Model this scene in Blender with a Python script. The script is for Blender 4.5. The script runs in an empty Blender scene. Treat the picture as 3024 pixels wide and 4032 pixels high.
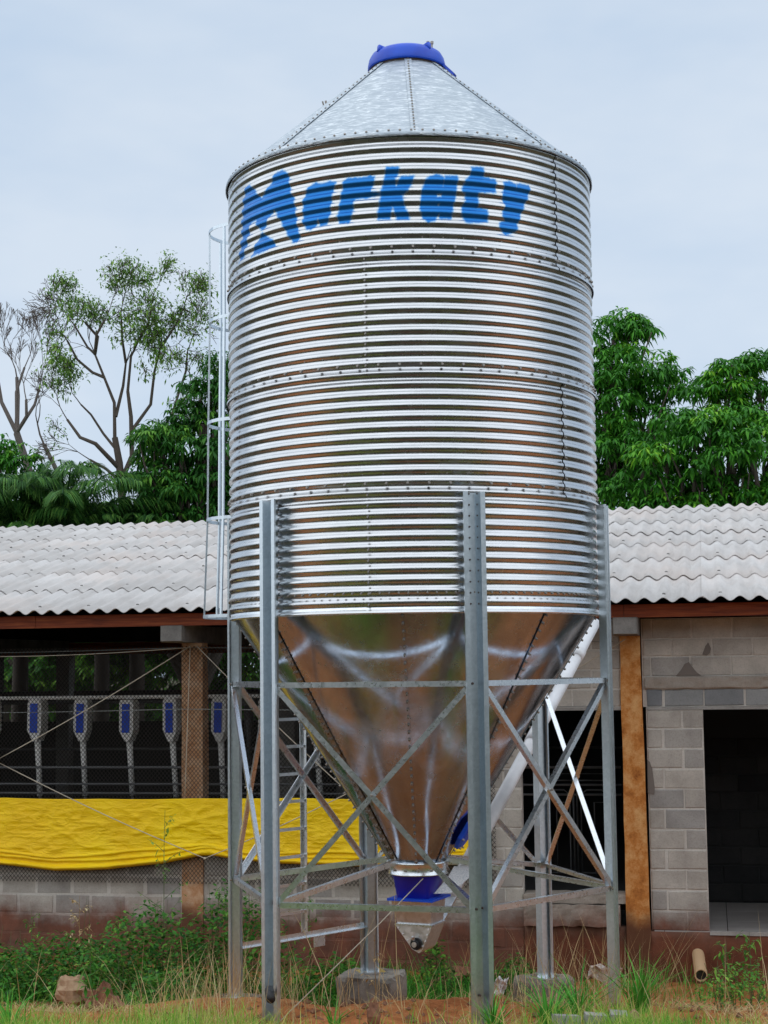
import bpy, math, random
import numpy as np
from mathutils import Vector, Matrix, Euler

# ------------------------------------------------------------------ camera, sky, sun, exposure
scn = bpy.context.scene
C = scn.collection
EYE = 2.35
FPX, PITCH, ROLL = 6360.8, math.radians(5.509), math.radians(-0.7128)
cam_d = bpy.data.cameras.new("camera")
cam = bpy.data.objects.new("camera", cam_d)
C.objects.link(cam)
cam_d.sensor_fit = 'VERTICAL'
cam_d.sensor_height = 36.0
cam_d.lens = FPX / 4032 * 36.0
cam_d.clip_start = 0.1
cam_d.clip_end = 900
cam.matrix_world = Matrix.Translation((0, 0, EYE)) @ Matrix.Rotation(PITCH + math.pi / 2, 4, 'X') @ Matrix.Rotation(ROLL, 4, 'Z')
scn.camera = cam

SUN_EL, SUN_ROT = math.radians(43), math.radians(200)
world = bpy.data.worlds.new("World")
scn.world = world
world.use_nodes = True
wt = world.node_tree
wt.nodes.clear()
w_out = wt.nodes.new("ShaderNodeOutputWorld")
w_bg = wt.nodes.new("ShaderNodeBackground")
w_bg.inputs[1].default_value = 0.1
w_sky = wt.nodes.new("ShaderNodeTexSky")
w_sky.sky_type = 'NISHITA'
w_sky.sun_disc = False
w_sky.sun_elevation = SUN_EL
w_sky.sun_rotation = SUN_ROT
w_sky.air_density = 1.0
w_sky.dust_density = 2.0
w_tc = wt.nodes.new("ShaderNodeTexCoord")
w_map = wt.nodes.new("ShaderNodeMapping")
w_map.inputs['Scale'].default_value = (1.0, 1.0, 2.6)
w_noise = wt.nodes.new("ShaderNodeTexNoise")
w_noise.inputs['Scale'].default_value = 2.2
w_noise.inputs['Detail'].default_value = 5
w_noise.inputs['Roughness'].default_value = 0.55
w_ramp = wt.nodes.new("ShaderNodeValToRGB")
w_ramp.color_ramp.elements[0].position = 0.40
w_ramp.color_ramp.elements[0].color = (3.84, 4.76, 5.96, 1)
w_ramp.color_ramp.elements[1].position = 0.60
w_ramp.color_ramp.elements[1].color = (4.90, 5.55, 6.35, 1)
w_mix = wt.nodes.new("ShaderNodeMix")
w_mix.data_type = 'RGBA'
w_mix.inputs['Factor'].default_value = 0.93
L_ = wt.links.new
L_(w_tc.outputs['Generated'], w_map.inputs['Vector'])
L_(w_map.outputs['Vector'], w_noise.inputs['Vector'])
L_(w_noise.outputs['Fac'], w_ramp.inputs['Fac'])
L_(w_sky.outputs['Color'], w_mix.inputs[6])
L_(w_ramp.outputs['Color'], w_mix.inputs[7])
L_(w_mix.outputs[2], w_bg.inputs[0])
L_(w_bg.outputs[0], w_out.inputs[0])

sun_d = bpy.data.lights.new("sun", 'SUN')
sun_d.energy = 1.5
sun_d.angle = math.radians(176)
sun_d.color = (1.0, 0.97, 0.92)
sun = bpy.data.objects.new("sun", sun_d)
C.objects.link(sun)
# the veiled sun stands high behind and to the left of the camera
_sd = Vector((-0.35 * math.cos(SUN_EL), -0.94 * math.cos(SUN_EL), math.sin(SUN_EL)))
sun.rotation_euler = _sd.to_track_quat('Z', 'Y').to_euler()
sun.location = (-4, -12, 20)

scn.view_settings.view_transform = 'Standard'
scn.view_settings.look = 'None'
scn.view_settings.exposure = 0.5
scn.view_settings.gamma = 1.0
scn.view_settings.use_curve_mapping = False

rng = np.random.default_rng(7)
random.seed(11)

# ------------------------------------------------------------------ materials
def nodes_of(m):
    return m.node_tree.nodes, m.node_tree.links.new

def base_mat(name, color=(0.5, 0.5, 0.5), rough=0.6, metal=0.0, spec=None):
    m = bpy.data.materials.new(name)
    m.use_nodes = True
    b = m.node_tree.nodes['Principled BSDF']
    b.inputs['Base Color'].default_value = (*color, 1)
    b.inputs['Roughness'].default_value = rough
    b.inputs['Metallic'].default_value = metal
    if spec is not None:
        b.inputs['Specular IOR Level'].default_value = spec
    return m

def mapping(m, scale=(1, 1, 1), coord='Object'):
    n, l = nodes_of(m)
    tc = n.new("ShaderNodeTexCoord"); mp = n.new("ShaderNodeMapping")
    mp.inputs['Scale'].default_value = scale
    l(tc.outputs[coord], mp.inputs['Vector'])
    return mp.outputs['Vector']

def noise(m, scale, detail=4, rough=0.55, vec=None, dist=0.0):
    n, l = nodes_of(m)
    t = n.new("ShaderNodeTexNoise")
    t.inputs['Scale'].default_value = scale
    t.inputs['Detail'].default_value = detail
    t.inputs['Roughness'].default_value = rough
    t.inputs['Distortion'].default_value = dist
    if vec is None:
        vec = mapping(m)
    l(vec, t.inputs['Vector'])
    return t.outputs['Fac']

def ramp(m, fac, stops):
    n, l = nodes_of(m)
    r = n.new("ShaderNodeValToRGB")
    els = r.color_ramp.elements
    while len(els) < len(stops):
        els.new(0.5)
    for e, (p, c) in zip(els, stops):
        e.position = p
        e.color = (*c, 1) if len(c) == 3 else c
    l(fac, r.inputs['Fac'])
    return r.outputs['Color']

def mixc(m, fac, a, b, mode='MIX'):
    n, l = nodes_of(m)
    x = n.new("ShaderNodeMix"); x.data_type = 'RGBA'; x.blend_type = mode
    if hasattr(fac, 'is_linked'): l(fac, x.inputs['Factor'])
    else: x.inputs['Factor'].default_value = fac
    for i, v in ((6, a), (7, b)):
        if hasattr(v, 'is_linked'): l(v, x.inputs[i])
        else: x.inputs[i].default_value = (*v, 1)
    return x.outputs[2]

def math_n(m, op, a, b=0.0, clamp=False):
    n, l = nodes_of(m)
    x = n.new("ShaderNodeMath"); x.operation = op; x.use_clamp = clamp
    for i, v in ((0, a), (1, b)):
        if hasattr(v, 'is_linked'): l(v, x.inputs[i])
        else: x.inputs[i].default_value = v
    return x.outputs[0]

def maprange(m, v, a, b, c=0.0, d=1.0, smooth=False):
    n, l = nodes_of(m)
    x = n.new("ShaderNodeMapRange")
    if smooth: x.interpolation_type = 'SMOOTHSTEP'
    l(v, x.inputs['Value'])
    x.inputs['From Min'].default_value = a; x.inputs['From Max'].default_value = b
    x.inputs['To Min'].default_value = c; x.inputs['To Max'].default_value = d
    return x.outputs[0]

def set_in(m, key, sock):
    n, l = nodes_of(m)
    l(sock, n['Principled BSDF'].inputs[key])

def bump(m, h, strength=0.3, dist=0.01):
    n, l = nodes_of(m)
    b = n.new("ShaderNodeBump")
    b.inputs['Strength'].default_value = strength
    b.inputs['Distance'].default_value = dist
    l(h, b.inputs['Height'])
    l(b.outputs['Normal'], n['Principled BSDF'].inputs['Normal'])

def obj_random(m):
    n, l = nodes_of(m)
    return n.new("ShaderNodeObjectInfo").outputs['Random']

def world_z(m):
    n, l = nodes_of(m)
    g = n.new("ShaderNodeNewGeometry"); s = n.new("ShaderNodeSeparateXYZ")
    l(g.outputs['Position'], s.inputs[0])
    return s.outputs['Z'], g.outputs['Position']

def attr(m, name):
    n, l = nodes_of(m)
    a = n.new("ShaderNodeAttribute"); a.attribute_name = name
    return a.outputs['Fac']

MAT = {}
# bright rolled zinc of the corrugated wall, with sprayed paint stored per vertex
m = base_mat("corrugated_zinc", (0.78, 0.80, 0.82), 0.16, 1.0)
v = mapping(m, (1.2, 1.2, 26))
n1 = noise(m, 2.0, 4, 0.6, v)
n2 = noise(m, 9.0, 3)
col = ramp(m, n1, [(0.3, (0.56, 0.575, 0.59)), (0.7, (0.67, 0.685, 0.70))])
pn = noise(m, 60, 3)
pa = attr(m, "paint")
pf = maprange(m, math_n(m, 'ADD', pa, math_n(m, 'MULTIPLY', math_n(m, 'SUBTRACT', pn, 0.5), 0.5)), 0.12, 0.62, 0, 0.97, True)
pc = ramp(m, pf, [(0.0, (0.04, 0.44, 0.70)), (0.55, (0.0, 0.30, 0.68)), (1.0, (0.0, 0.17, 0.56))])
set_in(m, 'Base Color', mixc(m, pf, col, pc))
set_in(m, 'Metallic', maprange(m, pf, 0, 1, 1.0, 0.72))
set_in(m, 'Roughness', math_n(m, 'ADD', maprange(m, n2, 0.3, 0.7, 0.20, 0.33), maprange(m, pf, 0, 1, 0, 0.08)))
bump(m, noise(m, 2.4, 3, 0.5, mapping(m, (1, 1, 1))), 0.35, 0.02)
MAT['zinc'] = m

# galvanised sections (legs, braces, ladder): spangle
def galv(name, c0, c1, r0, r1, sc=55):
    m = base_mat(name, c0, r0, 1.0)
    n, l = nodes_of(m)
    vv = n.new("ShaderNodeTexVoronoi"); vv.inputs['Scale'].default_value = sc
    l(mapping(m), vv.inputs['Vector'])
    sp = n.new("ShaderNodeSeparateColor"); l(vv.outputs['Color'], sp.inputs[0])
    nn = noise(m, 5, 4, 0.65)
    f = math_n(m, 'ADD', math_n(m, 'MULTIPLY', sp.outputs[0], 0.45), math_n(m, 'MULTIPLY', nn, 0.55))
    set_in(m, 'Base Color', ramp(m, f, [(0.25, c0), (0.75, c1)]))
    set_in(m, 'Roughness', maprange(m, f, 0.3, 0.8, r0, r1))
    return m
MAT['leg'] = galv("galvanised_leg", (0.55, 0.62, 0.67), (0.64, 0.71, 0.76), 0.36, 0.40, 60)
MAT['brace'] = galv("galvanised_brace", (0.70, 0.74, 0.77), (0.82, 0.85, 0.88), 0.27, 0.33, 60)
MAT['boot'] = galv("galvanised_inlet_box", (0.58, 0.60, 0.61), (0.74, 0.75, 0.76), 0.36, 0.48, 40)

m = base_mat("roof_cone_zinc", (0.6, 0.63, 0.65), 0.42, 1.0)
v = mapping(m, (1, 1, 5))
f = noise(m, 5, 6, 0.7, v, 1.2)
fw = noise(m, 26, 5, 0.7, mapping(m, (0.45, 0.45, 2.6)), 0.8)
set_in(m, 'Base Color', ramp(m, fw, [(0.3, (0.36, 0.42, 0.47)), (0.50, (0.46, 0.52, 0.57)), (0.66, (0.80, 0.85, 0.88))]))
set_in(m, 'Roughness', maprange(m, f, 0.3, 0.7, 0.34, 0.5))
bump(m, fw, 0.6, 0.02)
MAT['cone'] = m

m = base_mat("hopper_zinc", (0.60, 0.60, 0.62), 0.13, 1.0)
f = noise(m, 3.2, 7, 0.7, mapping(m, (1.4, 1.4, 0.5)), 0.6)
set_in(m, 'Base Color', ramp(m, f, [(0.3, (0.30, 0.34, 0.42)), (0.5, (0.40, 0.46, 0.55)), (0.7, (0.54, 0.60, 0.70))]))
set_in(m, 'Roughness', maprange(m, noise(m, 9, 6, 0.75), 0.3, 0.72, 0.10, 0.34))
bump(m, noise(m, 1.3, 2, 0.4), 0.5, 0.05)
MAT['hopper'] = m

MAT['seam'] = galv("dull_seam_strip", (0.22, 0.19, 0.17), (0.40, 0.36, 0.33), 0.25, 0.45)
MAT['bolt'] = base_mat("bolt_steel", (0.33, 0.30, 0.27), 0.5, 0.8)
MAT['dark_bolt'] = base_mat("rusty_roof_bolt", (0.10, 0.07, 0.06), 0.7, 0.3)

m = base_mat("blue_plastic", (0.002, 0.06, 0.55), 0.38)
f = noise(m, 6, 4)
set_in(m, 'Base Color', ramp(m, f, [(0.3, (0.001, 0.050, 0.50)), (0.7, (0.002, 0.085, 0.66))]))
MAT['blue'] = m
MAT['dark_blue'] = base_mat("deep_blue_plastic", (0.006, 0.010, 0.30), 0.35)

m = base_mat("white_pvc", (0.74, 0.74, 0.76), 0.35)
set_in(m, 'Base Color', ramp(m, noise(m, 3, 5, 0.6), [(0.3, (0.60, 0.60, 0.61)), (0.6, (0.78, 0.78, 0.80))]))
MAT['pvc'] = m
MAT['tan_pvc'] = base_mat("tan_pvc", (0.62, 0.42, 0.24), 0.45)
MAT['black'] = base_mat("black_rubber", (0.012, 0.012, 0.014), 0.6)
m = base_mat("printed_label", (0.75, 0.76, 0.78), 0.5)
t = noise(m, 1.0, 2, 0.9, mapping(m, (55, 55, 150)))
set_in(m, 'Base Color', ramp(m, t, [(0.44, (0.75, 0.76, 0.78)), (0.5, (0.32, 0.38, 0.44)), (0.56, (0.75, 0.76, 0.78))]))
MAT['label'] = m

# fibre cement roof
m = base_mat("fibre_cement", (0.6, 0.59, 0.58), 0.85, 0, 0.25)
g = world_z(m)[1]
v = mapping(m, (1, 1, 1))
a1 = noise(m, 1.0, 5, 0.65, mapping(m, (5.5, 0.9, 1)), 0.4)
n, l = nodes_of(m)
a2 = n.new("ShaderNodeTexNoise"); a2.inputs['Scale'].default_value = 1.1; a2.inputs['Detail'].default_value = 5
l(g, a2.inputs['Vector'])
a3 = n.new("ShaderNodeTexNoise"); a3.inputs['Scale'].default_value = 24; a3.inputs['Detail'].default_value = 4; a3.inputs['Roughness'].default_value = 0.75
l(g, a3.inputs['Vector'])
c0 = ramp(m, a1, [(0.3, (0.47, 0.45, 0.435)), (0.62, (0.63, 0.615, 0.605))])
c1 = mixc(m, maprange(m, a2.outputs['Fac'], 0.48, 0.72, 0, 0.55), c0, (0.68, 0.59, 0.54))
c2 = mixc(m, maprange(m, a3.outputs['Fac'], 0.56, 0.74, 0, 0.45), c1, (0.48, 0.47, 0.46))
r = obj_random(m)
a4 = noise(m, 1.0, 6, 0.7, mapping(m, (11, 1.6, 1)), 0.8)
c2 = mixc(m, maprange(m, a4, 0.55, 0.75, 0, 0.45), c2, (0.33, 0.30, 0.27))
c3 = mixc(m, 1.0, c2, ramp(m, r, [(0, (0.88, 0.88, 0.88)), (1, (1.0, 1.0, 1.0))]), 'MULTIPLY')
set_in(m, 'Base Color', c3)
bump(m, a3.outputs['Fac'], 0.25, 0.006)
MAT['roof'] = m

# concrete blocks, dirt splashed from the ground
def block_mat(name, ca, cb, mortar=False, splash=(-0.30, 0.10)):
    m = base_mat(name, ca, 0.92, 0, 0.2)
    n, l = nodes_of(m)
    z, pos = world_z(m)
    def wn(s, d=4, r=0.6):
        t = n.new("ShaderNodeTexNoise"); t.inputs['Scale'].default_value = s
        t.inputs['Detail'].default_value = d; t.inputs['Roughness'].default_value = r
        l(pos, t.inputs['Vector']); return t.outputs['Fac']
    c = ramp(m, wn(3.0, 6, 0.65), [(0.32, ca), (0.68, cb)])
    c = mixc(m, maprange(m, wn(60, 3, 0.8), 0.5, 0.75, 0, 0.45), c, tuple(x * 0.55 for x in ca))
    if not mortar:
        c = mixc(m, 1.0, c, ramp(m, obj_random(m), [(0, (0.70, 0.71, 0.73)), (0.4, (0.92, 0.91, 0.89)), (1, (1.15, 1.12, 1.07))]), 'MULTIPLY')
    zz = math_n(m, 'ADD', z, math_n(m, 'MULTIPLY', math_n(m, 'SUBTRACT', wn(2.4, 5, 0.7), 0.5), 0.55))
    f = maprange(m, zz, splash[0], splash[1], 0.93, 0.0, True)
    red = ramp(m, wn(5, 5, 0.7), [(0.3, (0.085, 0.030, 0.016)), (0.7, (0.20, 0.062, 0.032))])
    set_in(m, 'Base Color', mixc(m, f, c, red))
    bump(m, wn(45, 5, 0.8), 0.55, 0.008)
    return m
MAT['block'] = block_mat("concrete_block", (0.33, 0.31, 0.285), (0.50, 0.475, 0.44))
MAT['mortar'] = block_mat("mortar", (0.48, 0.45, 0.41), (0.62, 0.59, 0.54), True)
MAT['grey_block'] = block_mat("grey_block", (0.21, 0.225, 0.235), (0.31, 0.32, 0.33))
MAT['plinth'] = block_mat("muddy_plinth", (0.13, 0.085, 0.065), (0.20, 0.145, 0.115), True, (-0.42, 0.05))
MAT['concrete'] = block_mat("old_concrete", (0.25, 0.24, 0.225), (0.40, 0.39, 0.37), True, (-0.6, -0.3))
MAT['sill'] = block_mat("broken_concrete", (0.27, 0.235, 0.20), (0.40, 0.35, 0.30), True, (-0.32, 0.10))
MAT['beam'] = block_mat("weathered_beam", (0.13, 0.125, 0.12), (0.27, 0.26, 0.245), True, (-0.6, -0.3))
MAT['footing'] = block_mat("footing_concrete", (0.07, 0.060, 0.052), (0.36, 0.33, 0.29), True, (-0.42, -0.12))

m = base_mat("painted_post", (0.5, 0.22, 0.05), 0.85, 0, 0.2)
n, l = nodes_of(m)
z, pos = world_z(m)
f = noise(m, 7, 7, 0.75)
c = ramp(m, f, [(0.30, (0.24, 0.075, 0.018)), (0.46, (0.50, 0.19, 0.045)), (0.64, (0.66, 0.37, 0.15))])
c = mixc(m, maprange(m, noise(m, 30, 4, 0.8), 0.60, 0.72, 0, 0.7), c, (0.15, 0.05, 0.02))
gz = math_n(m, 'ADD', z, math_n(m, 'MULTIPLY', noise(m, 4, 4), 0.3))
set_in(m, 'Base Color', mixc(m, maprange(m, gz, -0.05, 0.20, 0.95, 0, True), c, (0.10, 0.042, 0.025)))
bump(m, f, 0.5, 0.01)
MAT['post'] = m
m2 = m.copy(); m2.name = 'tan_painted_post'
for nd in m2.node_tree.nodes:
    if nd.type == 'VALTORGB' and len(nd.color_ramp.elements) == 3:
        for e_, c_ in zip(nd.color_ramp.elements, ((0.32, 0.13, 0.06), (0.50, 0.27, 0.14), (0.60, 0.42, 0.28))): e_.color = (*c_, 1)
MAT['tan_post'] = m2

m = base_mat("stained_wood", (0.22, 0.05, 0.015), 0.6, 0, 0.3)
f = noise(m, 3.2, 6, 0.65, mapping(m, (0.7, 8, 14)), 0.6)
set_in(m, 'Base Color', ramp(m, f, [(0.3, (0.10, 0.018, 0.008)), (0.55, (0.24, 0.050, 0.014)), (0.75, (0.36, 0.11, 0.03))]))
bump(m, f, 0.2, 0.004)
MAT['wood'] = m

m = base_mat("yellow_tarpaulin", (0.74, 0.43, 0.0), 0.42, 0, 0.35)
vv = mapping(m, (1.0, 1.0, 1.0))
w1 = noise(m, 8.0, 6, 0.66, mapping(m, (0.8, 1, 1.8)), 1.8)
w2 = noise(m, 1.2, 3, 0.5)
tc_ = ramp(m, w2, [(0.35, (0.92, 0.57, 0.0)), (0.65, (0.98, 0.68, 0.0))])
set_in(m, 'Base Color', mixc(m, maprange(m, noise(m, 14, 6, 0.8), 0.60, 0.80, 0, 0.35), tc_, (0.50, 0.27, 0.03)))
w3 = noise(m, 26, 4, 0.7, mapping(m, (1, 1, 1.4)), 2.5)
bump(m, math_n(m, 'ADD', w1, math_n(m, 'MULTIPLY', w3, 0.25)), 0.8, 0.022)
MAT['tarp'] = m
MAT['rope'] = base_mat("pale_rope", (0.50, 0.45, 0.36), 0.9)
MAT['wire'] = base_mat("dull_wire", (0.20, 0.21, 0.20), 0.5, 0.5)
MAT['net'] = base_mat("plastic_netting", (0.035, 0.032, 0.029), 0.7)
MAT['feeder'] = base_mat("feeder_plastic", (0.78, 0.77, 0.74), 0.55)
MAT['pipe'] = base_mat("interior_pipe", (0.16, 0.165, 0.17), 0.5, 0.4)
m = base_mat("floor_tile", (0.36, 0.33, 0.31), 0.35)
set_in(m, 'Base Color', mixc(m, 1.0, ramp(m, noise(m, 4, 5), [(0.3, (0.30, 0.27, 0.255)), (0.7, (0.40, 0.37, 0.35))]), ramp(m, obj_random(m), [(0, (0.9, 0.9, 0.9)), (1, (1, 1, 1))]), 'MULTIPLY'))
MAT['tile'] = m
MAT['dark_block'] = block_mat("shade_coloured_block", (0.022, 0.023, 0.024), (0.036, 0.036, 0.037), False, (-2, -1.5))  # near-black albedo puts the room's shade into the block colour
MAT['dark'] = base_mat("interior_shade_black", (0.02, 0.022, 0.022), 0.9)  # near-black colour stands in for interior shade on walls, floor and ceiling

# ground
m = base_mat("red_soil", (0.25, 0.1, 0.05), 0.95, 0, 0.15)
n, l = nodes_of(m)
z, pos = world_z(m)
def gn(s, d=5, r=0.6, di=0.0):
    t = n.new("ShaderNodeTexNoise"); t.inputs['Scale'].default_value = s
    t.inputs['Detail'].default_value = d; t.inputs['Roughness'].default_value = r; t.inputs['Distortion'].default_value = di
    l(pos, t.inputs['Vector']); return t.outputs['Fac']
c = ramp(m, gn(2.6, 7, 0.7, 0.5), [(0.28, (0.22, 0.065, 0.022)), (0.5, (0.48, 0.175, 0.060)), (0.72, (0.66, 0.31, 0.13))])
c = mixc(m, maprange(m, gn(22, 5, 0.8), 0.52, 0.72, 0, 0.75), c, (0.13, 0.038, 0.016))
sx = n.new("ShaderNodeSeparateXYZ"); l(pos, sx.inputs[0])
# pasture beyond the worked soil round the silo
dd = n.new("ShaderNodeVectorMath"); dd.operation = 'DISTANCE'
l(pos, dd.inputs[0]); dd.inputs[1].default_value = (0.3, 11.0, 0)
near = maprange(m, math_n(m, 'ADD', sx.outputs['Y'], math_n(m, 'MULTIPLY', gn(1.6, 5), 1.6)), 9.3, 10.6, 1, 0, True)
c = mixc(m, near, c, ramp(m, gn(1.1, 5, 0.6), [(0.35, (0.105, 0.036, 0.028)), (0.52, (0.080, 0.037, 0.028)), (0.66, (0.042, 0.040, 0.020))]))
near2 = maprange(m, math_n(m, 'ADD', sx.outputs['Y'], math_n(m, 'MULTIPLY', gn(1.3, 5), 1.6)), 8.0, 9.4, 1, 0, True)
c = mixc(m, near2, c, ramp(m, gn(0.9, 5, 0.6), [(0.35, (0.048, 0.036, 0.030)), (0.6, (0.032, 0.033, 0.024))]))
far = maprange(m, math_n(m, 'ADD', dd.outputs['Value'], math_n(m, 'MULTIPLY', gn(0.7), 5)), 7.5, 11, 0, 1, True)
c = mixc(m, far, c, ramp(m, gn(1.4, 5), [(0.3, (0.030, 0.038, 0.015)), (0.7, (0.075, 0.055, 0.030))]))
set_in(m, 'Base Color', c)
bump(m, gn(16, 7, 0.8), 0.9, 0.03)
MAT['soil'] = m

# foliage: tint attribute is each leaf's own pigment
def leaf_mat(name, stops, transl=0.3, rough=0.55):
    m = bpy.data.materials.new(name); m.use_nodes = True
    n, l = nodes_of(m)
    b = n['Principled BSDF']; b.inputs['Roughness'].default_value = rough
    b.inputs['Specular IOR Level'].default_value = 0.25
    c = ramp(m, attr(m, "tint"), stops)
    l(c, b.inputs['Base Color'])
    t = n.new("ShaderNodeBsdfTranslucent"); l(c, t.inputs['Color'])
    mx = n.new("ShaderNodeMixShader"); mx.inputs[0].default_value = transl
    l(b.outputs[0], mx.inputs[1]); l(t.outputs[0], mx.inputs[2])
    l(mx.outputs[0], n['Material Output'].inputs['Surface'])
    return m
MAT['mango'] = leaf_mat("mango_leaves", [(0, (0.016, 0.085, 0.012)), (0.5, (0.045, 0.21, 0.018)), (0.8, (0.11, 0.38, 0.025)), (1, (0.26, 0.54, 0.04))])
MAT['mango_dark'] = leaf_mat("dark_leaves", [(0, (0.012, 0.065, 0.012)), (0.6, (0.038, 0.165, 0.022)), (1, (0.16, 0.38, 0.04))])
MAT['sparse'] = leaf_mat("thin_leaves", [(0, (0.07, 0.16, 0.03)), (0.6, (0.17, 0.34, 0.06)), (1, (0.36, 0.55, 0.12))], 0.45)
MAT['palm'] = leaf_mat("palm_leaves", [(0, (0.012, 0.065, 0.014)), (0.6, (0.05, 0.17, 0.028)), (1, (0.18, 0.36, 0.07))])
MAT['grass'] = leaf_mat("grass_blades", [(0, (0.06, 0.26, 0.02)), (0.40, (0.24, 0.48, 0.05)), (0.70, (0.52, 0.56, 0.14)), (1, (0.80, 0.62, 0.27))], 0.4)
MAT['lush'] = leaf_mat("lush_grass", [(0, (0.012, 0.12, 0.010)), (1, (0.13, 0.50, 0.06))])
MAT['straw'] = leaf_mat("dry_grass", [(0, (0.34, 0.21, 0.09)), (0.5, (0.54, 0.38, 0.18)), (1, (0.62, 0.52, 0.30))], 0.2)
MAT['weed'] = leaf_mat("weed_leaves", [(0, (0.012, 0.075, 0.010)), (0.55, (0.06, 0.24, 0.022)), (1, (0.28, 0.50, 0.07))])
MAT['bark'] = base_mat("bark", (0.085, 0.068, 0.055), 0.95)
MAT['pale_bark'] = base_mat("pale_bark", (0.13, 0.11, 0.10), 0.95)
MAT['stem'] = base_mat("weed_stem", (0.10, 0.13, 0.05), 0.9)
m = base_mat("clay_clod", (0.2, 0.08, 0.04), 0.95)
set_in(m, 'Base Color', ramp(m, noise(m, 9, 5, 0.7), [(0.3, (0.09, 0.032, 0.018)), (0.7, (0.30, 0.14, 0.075))]))
MAT['clod'] = m
m = base_mat("tan_stone", (0.4, 0.28, 0.16), 0.9)
set_in(m, 'Base Color', ramp(m, noise(m, 9, 5, 0.7), [(0.3, (0.24, 0.13, 0.07)), (0.7, (0.46, 0.33, 0.20))]))
MAT['stone'] = m
m = base_mat("dirty_paper", (0.6, 0.56, 0.52), 0.8)
set_in(m, 'Base Color', ramp(m, noise(m, 11, 5, 0.7), [(0.35, (0.30, 0.14, 0.06)), (0.5, (0.62, 0.58, 0.55)), (0.7, (0.70, 0.68, 0.68))]))
MAT['paper'] = m

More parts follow.
